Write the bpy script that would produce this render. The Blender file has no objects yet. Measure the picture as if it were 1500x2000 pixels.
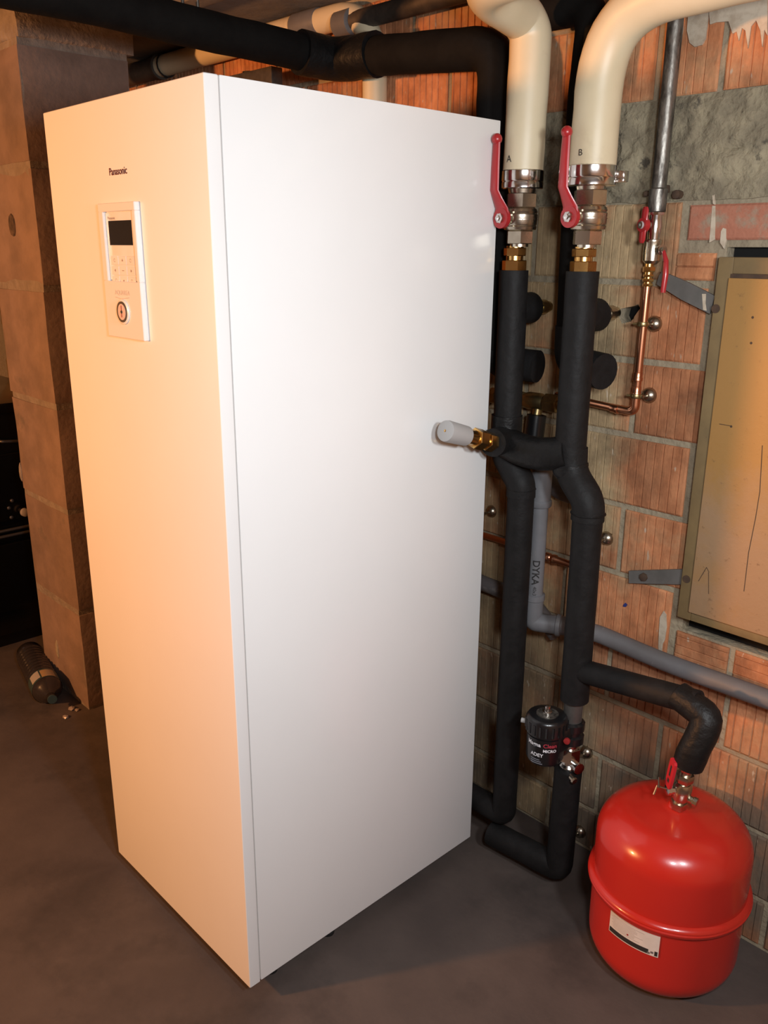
import bpy, bmesh, math, random
from mathutils import Vector, Matrix, noise
random.seed(7)
scene = bpy.context.scene
col = scene.collection

# ------------------------------------------------------------------ camera
CAM = Vector((1.843, -0.799, 1.564)); YAW, PIT, ROLL = [math.radians(a) for a in (-46.3, -17.15, 0.35)]
FPX = 1663.5
FW = Vector((math.sin(YAW)*math.cos(PIT), math.cos(YAW)*math.cos(PIT), math.sin(PIT)))
_r = FW.cross(Vector((0, 0, 1))).normalized(); _u = _r.cross(FW)
RT = _r*math.cos(ROLL) + _u*math.sin(ROLL); UP = -_r*math.sin(ROLL) + _u*math.cos(ROLL)
cam = bpy.data.cameras.new('camera'); camo = bpy.data.objects.new('camera', cam); col.objects.link(camo)
cam.sensor_fit = 'HORIZONTAL'; cam.sensor_width = 36; cam.lens = 36*FPX/1500; cam.clip_start = 0.02
camo.matrix_world = Matrix(((RT.x, UP.x, -FW.x, CAM.x), (RT.y, UP.y, -FW.y, CAM.y), (RT.z, UP.z, -FW.z, CAM.z), (0, 0, 0, 1)))
scene.camera = camo

# ------------------------------------------------------------------ light
scene.view_settings.view_transform = 'Standard'; scene.view_settings.look = 'None'
scene.view_settings.gamma = 1.0; scene.view_settings.use_curve_mapping = False
scene.view_settings.exposure = 0.0
w = bpy.data.worlds.new('world'); scene.world = w; w.use_nodes = True
w.node_tree.nodes['Background'].inputs[0].default_value = (0.9, 0.8, 0.7, 1)
w.node_tree.nodes['Background'].inputs[1].default_value = 0.02

def area(name, loc, target, size, power, color, shape='DISK'):
    l = bpy.data.lights.new(name, 'AREA'); l.shape = shape; l.size = size; l.energy = power; l.color = color
    o = bpy.data.objects.new(name, l); col.objects.link(o); o.location = loc
    o.rotation_euler = (Vector(target) - Vector(loc)).to_track_quat('-Z', 'Y').to_euler()
    return o
warm = area('warm_work_lamp', (-0.72, -2.36, 1.60), (0.2, 0.2, 1.4), 0.16, 93, (1.0, 0.43, 0.150))
for i, (lx, ly) in enumerate(((1.87, -0.56), (2.10, -0.20))):      # twin-headed white work lamp to the right of the viewer
    area('white_work_lamp', (lx, ly, 1.66), (0.65, 0.5, 0.95), 0.15, 14.3, (0.91, 0.96, 1.0))

# ------------------------------------------------------------------ helpers
def ray(px, py): return FW + RT*((px-750)/FPX) - UP*((py-1000)/FPX)
def ay(px, py, Y): d = ray(px, py); return CAM + d*((Y-CAM.y)/d.y)
def ax(px, py, X): d = ray(px, py); return CAM + d*((X-CAM.x)/d.x)
def az(px, py, Z): d = ray(px, py); return CAM + d*((Z-CAM.z)/d.z)
V = Vector

def N(nt, t, **kw):
    n = nt.nodes.new(t)
    for k, v in kw.items():
        if k in n.inputs: n.inputs[k].default_value = v
        else: setattr(n, k, v)
    return n
MATS = {}
def mat(name, c1, c2=None, rough=0.5, metal=0.0, scale=12.0, bump=0.0, bscale=60.0, lo=0.35, hi=0.65, coat=0.0, rvar=0.0,
        c3=None, s3=3.0, lo3=0.5, hi3=0.6, rnd=0.0, spec=0.5, stretch=(1, 1, 1), trans=0.0, detail=5.0):
    """principled surface: two colours mixed by noise, an optional third as patches, bump and gloss variation"""
    if name in MATS: return MATS[name]
    m = bpy.data.materials.new(name); m.use_nodes = True; nt = m.node_tree; L = nt.links
    b = nt.nodes['Principled BSDF']
    b.inputs['Roughness'].default_value = rough; b.inputs['Metallic'].default_value = metal
    b.inputs['Coat Weight'].default_value = coat; b.inputs['Coat Roughness'].default_value = 0.08
    b.inputs['Specular IOR Level'].default_value = spec; b.inputs['Transmission Weight'].default_value = trans
    geo = N(nt, 'ShaderNodeNewGeometry'); mp = N(nt, 'ShaderNodeMapping'); mp.inputs['Scale'].default_value = stretch
    L.new(geo.outputs['Position'], mp.inputs['Vector'])
    out = None
    if c2 is None: c2 = c1
    n1 = N(nt, 'ShaderNodeTexNoise', Scale=scale, Detail=detail, Roughness=0.6); L.new(mp.outputs[0], n1.inputs['Vector'])
    mr = N(nt, 'ShaderNodeMapRange'); mr.inputs['From Min'].default_value = lo; mr.inputs['From Max'].default_value = hi
    L.new(n1.outputs['Fac'], mr.inputs['Value'])
    mx = N(nt, 'ShaderNodeMix', data_type='RGBA'); mx.inputs[6].default_value = (*c1, 1); mx.inputs[7].default_value = (*c2, 1)
    L.new(mr.outputs[0], mx.inputs[0]); out = mx.outputs[2]
    if rnd:
        oi = N(nt, 'ShaderNodeObjectInfo'); hs = N(nt, 'ShaderNodeHueSaturation')
        m2 = N(nt, 'ShaderNodeMapRange'); m2.inputs['To Min'].default_value = 1-rnd; m2.inputs['To Max'].default_value = 1+rnd
        L.new(oi.outputs['Random'], m2.inputs['Value']); L.new(m2.outputs[0], hs.inputs['Value']); L.new(out, hs.inputs['Color']); out = hs.outputs[0]
    if c3 is not None:
        n3 = N(nt, 'ShaderNodeTexNoise', Scale=s3, Detail=8.0, Roughness=0.65); L.new(geo.outputs['Position'], n3.inputs['Vector'])
        r3 = N(nt, 'ShaderNodeMapRange'); r3.inputs['From Min'].default_value = lo3; r3.inputs['From Max'].default_value = hi3
        L.new(n3.outputs['Fac'], r3.inputs['Value'])
        x3 = N(nt, 'ShaderNodeMix', data_type='RGBA'); x3.inputs[7].default_value = (*c3, 1)
        L.new(out, x3.inputs[6]); L.new(r3.outputs[0], x3.inputs[0]); out = x3.outputs[2]
    L.new(out, b.inputs['Base Color'])
    if rvar:
        rr = N(nt, 'ShaderNodeMapRange'); rr.inputs['To Min'].default_value = max(0.02, rough-rvar); rr.inputs['To Max'].default_value = min(1, rough+rvar)
        L.new(n1.outputs['Fac'], rr.inputs['Value']); L.new(rr.outputs[0], b.inputs['Roughness'])
    if bump:
        nb = N(nt, 'ShaderNodeTexNoise', Scale=bscale, Detail=6.0); L.new(mp.outputs[0], nb.inputs['Vector'])
        bp = N(nt, 'ShaderNodeBump', Strength=bump, Distance=0.01); L.new(nb.outputs['Fac'], bp.inputs['Height']); L.new(bp.outputs[0], b.inputs['Normal'])
    m['out'] = 1; MATS[name] = m
    return m

M_white = mat('white_enamel', (0.80, 0.80, 0.79), (0.82, 0.82, 0.81), rough=0.30, scale=3, coat=0.15, bump=0.004, bscale=200)
M_plastic = mat('white_plastic', (0.78, 0.76, 0.74), rough=0.25, coat=0.2)
M_button = mat('grey_print', (0.30, 0.22, 0.19), rough=0.5)
M_screen = mat('screen_black', (0.010, 0.009, 0.009), rough=0.25)
M_logo = mat('logo_print', (0.10, 0.012, 0.012), rough=0.4)
M_foam = mat('black_foam', (0.0075, 0.007, 0.007), (0.012, 0.011, 0.011), spec=0.22, rough=0.62, scale=25, bump=0.25, bscale=35, rvar=0.1)
M_foamdull = mat('black_foam_dull', (0.006, 0.0052, 0.0048), (0.009, 0.008, 0.0072), spec=0.15, rough=0.8, scale=18, bump=0.2, bscale=30)
M_tape = mat('black_tape', (0.0070, 0.0066, 0.0066), (0.010, 0.0095, 0.0095), spec=0.22, rough=0.45, scale=30, bump=0.3, bscale=60)
M_cream = mat('cream_pipe_jacket', (0.63, 0.53, 0.35), (0.68, 0.58, 0.40), rough=0.42, scale=6, bump=0.12, bscale=9, c3=(0.42, 0.33, 0.22), s3=5, lo3=0.60, hi3=0.85)
M_chrome = mat('chrome', (0.78, 0.76, 0.74), (0.66, 0.63, 0.60), rough=0.16, metal=1, scale=20)
M_nickel = mat('nickel_brass', (0.62, 0.56, 0.46), (0.50, 0.44, 0.35), rough=0.27, metal=1, scale=30, rvar=0.1)
M_brass = mat('brass', (0.74, 0.46, 0.16), (0.60, 0.34, 0.11), rough=0.25, metal=1, scale=40, rvar=0.1)
M_oldbrass = mat('old_brass', (0.52, 0.40, 0.19), (0.34, 0.26, 0.13), rough=0.38, metal=1, scale=40, rvar=0.1)
M_copper = mat('copper', (0.72, 0.33, 0.19), (0.64, 0.27, 0.15), rough=0.30, metal=1, scale=12)
M_steel = mat('galvanised_steel', (0.27, 0.25, 0.22), (0.085, 0.075, 0.065), rough=0.45, metal=0.8, scale=55, lo=0.42, hi=0.58, stretch=(1, 1, 0.35), rvar=0.2, bump=0.2, bscale=60)
M_darksteel = mat('dark_steel', (0.045, 0.036, 0.03), (0.09, 0.07, 0.055), rough=0.6, metal=0.4, scale=25)
M_redlever = mat('red_vinyl', (0.36, 0.018, 0.022), (0.43, 0.022, 0.025), rough=0.32, scale=20, coat=0.2)
M_red = mat('red_vessel_paint', (0.45, 0.019, 0.012), (0.42, 0.018, 0.011), rough=0.26, scale=3, coat=0.3, bump=0.01, bscale=90)
M_pvc = mat('grey_pvc', (0.155, 0.155, 0.165), (0.13, 0.13, 0.135), rough=0.45, scale=15, c3=(0.20, 0.185, 0.175), s3=14, lo3=0.6, hi3=0.8)
M_pvcold = mat('old_grey_pvc', (0.115, 0.105, 0.102), (0.14, 0.132, 0.135), rough=0.55, scale=9, c3=(0.28, 0.26, 0.245), s3=17, lo3=0.64, hi3=0.75, bump=0.05)
M_cap = mat('grey_cap', (0.40, 0.39, 0.38), rough=0.5)
M_black = mat('black_plastic', (0.008, 0.008, 0.009), rough=0.3, coat=0.2)
M_blackpart = mat('black_rubber', (0.008, 0.008, 0.008), rough=0.6)
M_ink = mat('black_ink', (0.02, 0.018, 0.018), rough=0.6)
M_wtext = mat('white_print', (0.75, 0.75, 0.78), rough=0.5)
M_rtext = mat('red_print', (0.42, 0.04, 0.06), rough=0.5)
M_label = mat('paper_label', (0.62, 0.58, 0.55), (0.56, 0.53, 0.50), rough=0.5, scale=40)
M_stove = mat('black_enamel', (0.003, 0.003, 0.003), rough=0.22, coat=0.3)
M_stovetrim = mat('dull_chrome_trim', (0.10, 0.085, 0.075), rough=0.4, metal=0.6)
M_block = mat('concrete_block', (0.25, 0.17, 0.135), (0.175, 0.12, 0.095), rough=0.9, scale=9, bump=0.18, bscale=50, c3=(0.10, 0.085, 0.07), s3=4, lo3=0.60, hi3=0.72, rnd=0.10)
M_mortar = mat('cement_mortar', (0.34, 0.28, 0.19), (0.26, 0.213, 0.145), rough=0.95, scale=14, bump=0.8, bscale=45)
M_blockmortar = mat('pale_mortar', (0.27, 0.22, 0.18), (0.20, 0.16, 0.13), rough=0.95, scale=20, bump=0.8, bscale=60)
M_beam = mat('rough_concrete', (0.33, 0.28, 0.185), (0.19, 0.16, 0.108), rough=0.95, scale=16, bump=1.0, bscale=55, c3=(0.085, 0.072, 0.052), s3=24, lo3=0.60, hi3=0.68)
M_floor = mat('concrete_floor', (0.093, 0.070, 0.060), (0.063, 0.047, 0.041), rough=0.72, scale=3.2, bump=0.10, bscale=40, c3=(0.043, 0.033, 0.029), s3=2.3, lo3=0.52, hi3=0.68)
M_ceil = mat('grimy_ceiling', (0.20, 0.175, 0.15), (0.13, 0.11, 0.095), rough=0.95, scale=5, bump=0.3, bscale=30)
M_wall = mat('plain_wall', (0.62, 0.58, 0.52), (0.52, 0.48, 0.43), rough=0.95, scale=4, bump=0.3)
M_cavityshade = mat('painted_cavity_shade', (0.004, 0.0035, 0.003), rough=1.0)  # near-black colour standing in for the shade inside wall openings
M_frame = mat('olive_frame_paint', (0.215, 0.145, 0.062), (0.165, 0.112, 0.050), rough=0.5, scale=14, c3=(0.09, 0.05, 0.025), s3=26, lo3=0.63, hi3=0.72, bump=0.06)
M_strap = mat('grey_strap', (0.15, 0.14, 0.13), (0.115, 0.11, 0.10), rough=0.55, metal=0.2, scale=25)
M_rust = mat('rust', (0.08, 0.045, 0.025), (0.05, 0.03, 0.02), rough=0.9, scale=60)
M_paint = mat('cream_paint_drip', (0.55, 0.47, 0.36), (0.42, 0.34, 0.25), rough=0.7, scale=45, lo=0.42, hi=0.62)
M_bottle = mat('dusty_clear_plastic', (0.035, 0.029, 0.029), rough=0.22, coat=0.3, trans=0.25)
M_teal = mat('teal_label', (0.035, 0.06, 0.06), rough=0.4)
M_yel = mat('yellow_label', (0.42, 0.26, 0.10), (0.33, 0.25, 0.17), rough=0.4, scale=50)
M_flint = mat('flint', (0.30, 0.24, 0.20), rough=0.3)
M_redflat = mat('red_marker', (0.30, 0.02, 0.02), rough=0.4)
M_clear = mat('screw_zinc', (0.40, 0.35, 0.28), rough=0.3, metal=1)

def brick_material():
    m = bpy.data.materials.new('ribbed_terracotta'); m.use_nodes = True; nt = m.node_tree; L = nt.links; b = nt.nodes['Principled BSDF']
    b.inputs['Roughness'].default_value = 0.88
    geo = N(nt, 'ShaderNodeNewGeometry'); pos = geo.outputs['Position']
    mp = N(nt, 'ShaderNodeMapping'); mp.inputs['Scale'].default_value = (1, 1, 0.40); L.new(pos, mp.inputs['Vector'])
    n1 = N(nt, 'ShaderNodeTexNoise', Scale=26.0, Detail=5.0, Roughness=0.6); L.new(mp.outputs[0], n1.inputs['Vector'])
    rp = N(nt, 'ShaderNodeValToRGB'); e = rp.color_ramp.elements
    e[0].position = 0.22; e[0].color = (0.37, 0.15, 0.08, 1); e[1].position = 0.80; e[1].color = (0.64, 0.32, 0.185, 1)
    L.new(n1.outputs['Fac'], rp.inputs['Fac'])
    oi = N(nt, 'ShaderNodeObjectInfo'); hs = N(nt, 'ShaderNodeHueSaturation')
    r1 = N(nt, 'ShaderNodeMapRange'); r1.inputs['To Min'].default_value = 0.78; r1.inputs['To Max'].default_value = 1.14; L.new(oi.outputs['Random'], r1.inputs['Value'])
    L.new(r1.outputs[0], hs.inputs['Value']); L.new(rp.outputs[0], hs.inputs['Color'])
    # cement slurry left on the faces: large patches, fine broken edges
    n2 = N(nt, 'ShaderNodeTexNoise', Scale=3.1, Detail=9.0, Roughness=0.62); L.new(pos, n2.inputs['Vector'])
    # more slurry around the pipe penetrations between cabinet and copper pipe
    sq = N(nt, 'ShaderNodeSeparateXYZ'); L.new(pos, sq.inputs[0])
    rx = N(nt, 'ShaderNodeMapRange'); rx.inputs['From Min'].default_value = 0.93; rx.inputs['From Max'].default_value = 0.76
    rx.inputs['To Min'].default_value = -0.03; rx.inputs['To Max'].default_value = 0.17; L.new(sq.outputs['X'], rx.inputs['Value'])
    ru = N(nt, 'ShaderNodeMapRange'); ru.inputs['From Min'].default_value = 1.88; ru.inputs['From Max'].default_value = 1.80; L.new(sq.outputs['Z'], ru.inputs['Value'])
    rd = N(nt, 'ShaderNodeMath', operation='MULTIPLY'); L.new(rx.outputs[0], rd.inputs[0]); L.new(ru.outputs[0], rd.inputs[1])
    ad = N(nt, 'ShaderNodeMath', operation='ADD'); L.new(n2.outputs['Fac'], ad.inputs[0]); L.new(rd.outputs[0], ad.inputs[1])
    r2 = N(nt, 'ShaderNodeMapRange'); r2.inputs['From Min'].default_value = 0.50; r2.inputs['From Max'].default_value = 0.68; r2.inputs['To Max'].default_value = 0.82
    L.new(ad.outputs[0], r2.inputs['Value'])
    x = N(nt, 'ShaderNodeMix', data_type='RGBA'); x.inputs[7].default_value = (0.40, 0.325, 0.20, 1)
    L.new(hs.outputs[0], x.inputs[6]); L.new(r2.outputs[0], x.inputs[0])
    # grime in broad soft blotches
    n6 = N(nt, 'ShaderNodeTexNoise', Scale=8.0, Detail=7.0, Roughness=0.7); L.new(pos, n6.inputs['Vector'])
    r6 = N(nt, 'ShaderNodeMapRange'); r6.inputs['From Min'].default_value = 0.30; r6.inputs['From Max'].default_value = 0.62; r6.inputs['To Min'].default_value = 0.50; r6.inputs['To Max'].default_value = 1.08; L.new(n6.outputs['Fac'], r6.inputs['Value'])
    h6 = N(nt, 'ShaderNodeHueSaturation'); h6.inputs['Saturation'].default_value = 1.12; L.new(r6.outputs[0], h6.inputs['Value']); L.new(x.outputs[2], h6.inputs['Color'])
    # darker brown towards the floor, broken up by noise
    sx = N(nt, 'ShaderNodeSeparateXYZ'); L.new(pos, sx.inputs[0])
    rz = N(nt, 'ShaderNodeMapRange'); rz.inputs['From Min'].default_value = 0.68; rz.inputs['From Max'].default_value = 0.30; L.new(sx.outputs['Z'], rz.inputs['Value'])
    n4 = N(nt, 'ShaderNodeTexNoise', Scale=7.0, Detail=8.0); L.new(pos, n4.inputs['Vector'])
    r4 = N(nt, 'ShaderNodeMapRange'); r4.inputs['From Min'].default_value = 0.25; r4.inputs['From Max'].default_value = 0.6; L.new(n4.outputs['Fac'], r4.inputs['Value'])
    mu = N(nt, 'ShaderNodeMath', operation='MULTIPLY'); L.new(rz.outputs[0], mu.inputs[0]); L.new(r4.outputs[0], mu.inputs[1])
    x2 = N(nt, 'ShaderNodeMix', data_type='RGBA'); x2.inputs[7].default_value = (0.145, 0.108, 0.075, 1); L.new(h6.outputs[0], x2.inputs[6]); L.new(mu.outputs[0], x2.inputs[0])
    # pale lime specks
    n5 = N(nt, 'ShaderNodeTexNoise', Scale=70.0, Detail=2.0); L.new(mp.outputs[0], n5.inputs['Vector'])
    r5 = N(nt, 'ShaderNodeMapRange'); r5.inputs['From Min'].default_value = 0.70; r5.inputs['From Max'].default_value = 0.76; r5.inputs['To Max'].default_value = 0.7; L.new(n5.outputs['Fac'], r5.inputs['Value'])
    x3 = N(nt, 'ShaderNodeMix', data_type='RGBA'); x3.inputs[7].default_value = (0.5, 0.42, 0.32, 1); L.new(x2.outputs[2], x3.inputs[6]); L.new(r5.outputs[0], x3.inputs[0])
    L.new(x3.outputs[2], b.inputs['Base Color'])
    nb = N(nt, 'ShaderNodeTexNoise', Scale=90.0, Detail=6.0); L.new(mp.outputs[0], nb.inputs['Vector'])
    bp = N(nt, 'ShaderNodeBump', Strength=0.5, Distance=0.006); L.new(nb.outputs['Fac'], bp.inputs['Height']); L.new(bp.outputs[0], b.inputs['Normal'])
    return m
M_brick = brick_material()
M_redbrick = mat('smooth_red_brick', (0.42, 0.17, 0.105), (0.34, 0.125, 0.075), rough=0.85, scale=10, bump=0.3, bscale=80, c3=(0.30, 0.24, 0.17), s3=9, lo3=0.56, hi3=0.66)

def hatch_material():
    m = bpy.data.materials.new('worn_ochre_paint'); m.use_nodes = True; nt = m.node_tree; L = nt.links; b = nt.nodes['Principled BSDF']
    b.inputs['Roughness'].default_value = 0.5
    geo = N(nt, 'ShaderNodeNewGeometry'); pos = geo.outputs['Position']; sx = N(nt, 'ShaderNodeSeparateXYZ'); L.new(pos, sx.inputs[0])
    n = N(nt, 'ShaderNodeTexNoise', Scale=5.0, Detail=9.0, Roughness=0.65); L.new(pos, n.inputs['Vector'])
    # the paint is rubbed thin on the lower half
    rz = N(nt, 'ShaderNodeMapRange'); rz.inputs['From Min'].default_value = 1.25; rz.inputs['From Max'].default_value = 0.85
    rz.inputs['To Min'].default_value = -0.25; rz.inputs['To Max'].default_value = 0.28; L.new(sx.outputs['Z'], rz.inputs['Value'])
    ad = N(nt, 'ShaderNodeMath', operation='ADD'); L.new(n.outputs['Fac'], ad.inputs[0]); L.new(rz.outputs[0], ad.inputs[1])
    r = N(nt, 'ShaderNodeMapRange'); r.inputs['From Min'].default_value = 0.42; r.inputs['From Max'].default_value = 0.72; L.new(ad.outputs[0], r.inputs['Value'])
    x = N(nt, 'ShaderNodeMix', data_type='RGBA'); x.inputs[6].default_value = (0.36, 0.19, 0.055, 1); x.inputs[7].default_value = (0.35, 0.215, 0.115, 1); L.new(r.outputs[0], x.inputs[0])
    n2 = N(nt, 'ShaderNodeTexNoise', Scale=38.0, Detail=7.0, Roughness=0.75); L.new(pos, n2.inputs['Vector'])
    r2 = N(nt, 'ShaderNodeMapRange'); r2.inputs['From Min'].default_value = 0.60; r2.inputs['From Max'].default_value = 0.70; r2.inputs['To Max'].default_value = 0.75; L.new(n2.outputs['Fac'], r2.inputs['Value'])
    x2 = N(nt, 'ShaderNodeMix', data_type='RGBA'); x2.inputs[7].default_value = (0.13, 0.07, 0.035, 1); L.new(x.outputs[2], x2.inputs[6]); L.new(r2.outputs[0], x2.inputs[0])
    L.new(x2.outputs[2], b.inputs['Base Color'])
    bp = N(nt, 'ShaderNodeBump', Strength=0.15, Distance=0.01); L.new(n2.outputs['Fac'], bp.inputs['Height']); L.new(bp.outputs[0], b.inputs['Normal'])
    return m
M_hatch = hatch_material()

# ---- mesh building
def link(name, me, m, parent=None, smooth=False):
    o = bpy.data.objects.new(name, me); col.objects.link(o)
    if m is not None and not me.materials: me.materials.append(m)
    if parent is not None: o.parent = parent; o.matrix_parent_inverse = parent.matrix_world.inverted() if parent.type == 'EMPTY' else Matrix()
    if parent is not None and parent.type == 'EMPTY': o.matrix_parent_inverse = Matrix.Translation(-parent.location)
    elif parent is not None: o.matrix_parent_inverse = Matrix.Translation(-parent.location)
    return o
def fin(bm, name, m, parent=None, angle=35):
    bmesh.ops.recalc_face_normals(bm, faces=bm.faces)
    me = bpy.data.meshes.new(name); bm.to_mesh(me); bm.free()
    if angle:
        me.polygons.foreach_set('use_smooth', [True]*len(me.polygons))
        me.set_sharp_from_angle(angle=math.radians(angle))
    return link(name, me, m, parent)
def thing(name, label, cat, loc, group=None):
    o = bpy.data.objects.new(name, None); col.objects.link(o); o.location = loc; o.empty_display_size = 0.05
    o['label'] = label; o['category'] = cat
    if group: o['group'] = group
    return o
def tag(o, label, cat, group=None):
    o['label'] = label; o['category'] = cat
    if group: o['group'] = group
    return o
def box(bm, a, b, bevel=0.0, seg=2):
    a, b = V(a), V(b); c = (a+b)/2; s = b-a
    r = bmesh.ops.create_cube(bm, size=1.0, matrix=Matrix.Translation(c) @ Matrix.Diagonal((abs(s.x), abs(s.y), abs(s.z), 1)))
    if bevel:
        es = list({e for v in r['verts'] for e in v.link_edges})
        bmesh.ops.bevel(bm, geom=es, offset=bevel, segments=seg, affect='EDGES', profile=0.6)
def boxo(name, a, b, m, parent=None, bevel=0.0, seg=2):
    bm = bmesh.new(); box(bm, a, b, bevel, seg); return fin(bm, name, m, parent)
def frame(d):
    d = V(d).normalized(); h = V((0, 0, 1)) if abs(d.z) < 0.9 else V((1, 0, 0))
    u = d.cross(h).normalized(); return d, u, u.cross(d)
def lathe(bm, p0, d, prof, seg=28, cap=True, phase=0.0):
    """profile [(distance along d, radius), ...]"""
    d, u, v = frame(d); p0 = V(p0); rings = []
    for t, r in prof:
        rings.append([bm.verts.new(p0 + d*t + (u*math.cos(phase+2*math.pi*k/seg) + v*math.sin(phase+2*math.pi*k/seg))*max(r, 1e-5)) for k in range(seg)])
    for i in range(len(rings)-1):
        for k in range(seg):
            bm.faces.new((rings[i][k], rings[i][(k+1) % seg], rings[i+1][(k+1) % seg], rings[i+1][k]))
    if cap: bm.faces.new(rings[0]); bm.faces.new(rings[-1])
def latheo(name, p0, d, prof, m, parent=None, seg=28, angle=35, phase=0.0):
    bm = bmesh.new(); lathe(bm, p0, d, prof, seg, True, phase); return fin(bm, name, m, parent, angle)
def fillet(path, rad, n=7):
    path = [V(p) for p in path]
    if len(path) < 3 or not rad: return path
    out = [path[0]]
    for i in range(1, len(path)-1):
        a, b, c = path[i-1], path[i], path[i+1]
        r = rad[i-1] if isinstance(rad, (list, tuple)) else rad
        r = min(r, (a-b).length*0.48, (c-b).length*0.48)
        s = b + (a-b).normalized()*r; e = b + (c-b).normalized()*r
        for k in range(n+1):
            t = k/n; out.append(s*(1-t)**2 + b*2*t*(1-t) + e*t*t)
    out.append(path[-1]); return out
def tube(bm, path, r, rad=0.0, seg=20, n=7, cap=True, wob=0.0, sub=0.0):
    p = fillet(path, rad, n)
    if sub:
        q = [p[0]]
        for i in range(1, len(p)):
            k = max(1, int((p[i]-p[i-1]).length/sub))
            for j in range(1, k+1): q.append(p[i-1].lerp(p[i], j/k))
        p = q
    t0 = (p[1]-p[0]).normalized(); _, u, v = frame(t0); rings = []
    tp = t0
    for i, c in enumerate(p):
        t = ((p[min(i+1, len(p)-1)]-p[i]).normalized() + (p[i]-p[max(i-1, 0)]).normalized()).normalized()
        q = tp.rotation_difference(t); u = q @ u; v = q @ v; tp = t
        rr = r[i] if isinstance(r, list) else r
        ring = []
        for k in range(seg):
            a = 2*math.pi*k/seg; dv = u*math.cos(a) + v*math.sin(a)
            x = rr
            if wob: x = rr*(1 + wob*noise.noise((c+dv*rr)*22.0))
            ring.append(bm.verts.new(c + dv*x))
        rings.append(ring)
    for i in range(len(rings)-1):
        for k in range(seg): bm.faces.new((rings[i][k], rings[i][(k+1) % seg], rings[i+1][(k+1) % seg], rings[i+1][k]))
    if cap: bm.faces.new(rings[0]); bm.faces.new(rings[-1])
def tubeo(name, path, r, m, parent=None, rad=0.0, seg=20, n=7, wob=0.0, sub=0.0, angle=40):
    bm = bmesh.new(); tube(bm, path, r, rad, seg, n, True, wob, sub); return fin(bm, name, m, parent, angle)
def text_bm(s, size, depth=0.0, bold=0.0, sx=1.0):
    cu = bpy.data.curves.new('t', 'FONT'); cu.body = s; cu.size = size; cu.align_x = 'CENTER'; cu.align_y = 'CENTER'; cu.resolution_u = 3; cu.offset = bold
    o = bpy.data.objects.new('t', cu); col.objects.link(o)
    bpy.context.view_layer.update()
    me = bpy.data.meshes.new_from_object(o.evaluated_get(bpy.context.evaluated_depsgraph_get()))
    bpy.data.objects.remove(o); bpy.data.curves.remove(cu)
    bm = bmesh.new(); bm.from_mesh(me); bpy.data.meshes.remove(me)
    for vv in bm.verts: vv.co.x *= sx
    return bm
def text_flat(s, size, c, xdir, ydir, m, parent, name='lettering', bold=0.0, sx=1.0):
    bm = text_bm(s, size, bold=bold, sx=sx); c, xd, yd = V(c), V(xdir).normalized(), V(ydir).normalized()
    for vv in bm.verts: vv.co = c + xd*vv.co.x + yd*vv.co.y
    me = bpy.data.meshes.new(name); bm.to_mesh(me); bm.free(); return link(name, me, m, parent)
def text_wrap(s, size, axis_pt, r, ang, z, m, parent, name='lettering', vertical=False, bold=0.0, sx=1.0):
    """lettering rolled on a vertical cylinder; ang = direction it faces (radians, from +X)"""
    bm = text_bm(s, size, bold=bold, sx=sx); bmesh.ops.triangulate(bm, faces=bm.faces)
    bmesh.ops.subdivide_edges(bm, edges=[e for e in bm.edges if e.calc_length() > 0.008], cuts=2)
    a0 = V(axis_pt)
    for vv in bm.verts:
        x, y = vv.co.x, vv.co.y
        if vertical: x, y = y, -x
        a = ang + x/r
        vv.co = V((a0.x + math.cos(a)*(r+0.0006), a0.y + math.sin(a)*(r+0.0006), z + y))
    me = bpy.data.meshes.new(name); bm.to_mesh(me); bm.free(); return link(name, me, m, parent)
def cylpatch(bm, c, r, a0, a1, z0, z1, n=16, t=0.0008):
    vs = []
    for k in range(n+1):
        a = a0 + (a1-a0)*k/n
        vs.append([bm.verts.new((c[0]+math.cos(a)*rr, c[1]+math.sin(a)*rr, z)) for rr, z in ((r, z0), (r, z1), (r-t-0.001, z1), (r-t-0.001, z0))])
    for k in range(n):
        for j in range(4): bm.faces.new((vs[k][j], vs[k][(j+1) % 4], vs[k+1][(j+1) % 4], vs[k+1][j]))
    bm.faces.new(vs[0]); bm.faces.new(vs[-1])
def struct(o): o['kind'] = 'structure'; return o

# ------------------------------------------------------------------ room shell
YW = 0.95; ZC = 2.215
XL, XR, YF = -3.0, 2.7, -2.9
struct(boxo('floor', (XL-0.1, YF-0.1, -0.12), (XR+0.1, YW+0.6, 0.0), M_floor))
ceil = struct(boxo('ceiling', (XL-0.1, YF-0.1, ZC), (XR+0.1, YW+0.6, ZC+0.12), M_ceil))
for i, yj in enumerate((-2.1, -1.2, -0.3, 0.62)):
    boxo('joist', (XL, yj-0.035, ZC-0.025), (XR, yj+0.035, ZC+0.01), M_ceil, ceil, 0.006)
struct(boxo('wall_left', (XL-0.12, YF, 0.0), (XL, YW+0.3, ZC), M_wall))
struct(boxo('wall_right', (XR, YF, 0.0), (XR+0.12, YW+0.3, ZC), M_wall))
struct(boxo('wall_front', (XL, YF-0.12, 0.0), (XR, YF, ZC), M_wall))
HX0, HX1, HZ0, HZ1 = 1.012, 1.72, 0.724, 1.572     # hatch opening
bm = bmesh.new(); yb = YW+0.006
for a, b in (((XL, yb, 0), (HX0, yb+0.2, ZC)), ((HX1, yb, 0), (XR, yb+0.2, ZC)), ((HX0, yb, 0), (HX1, yb+0.03, HZ0)), ((HX0, yb, HZ1), (HX1, yb+0.03, ZC))): box(bm, a, b)
box(bm, (HX0-0.1, yb+0.2, HZ0-0.1), (HX1+0.1, yb+0.24, HZ1+0.1))
wall = struct(fin(bm, 'wall_back', M_mortar, None, 0))
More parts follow.
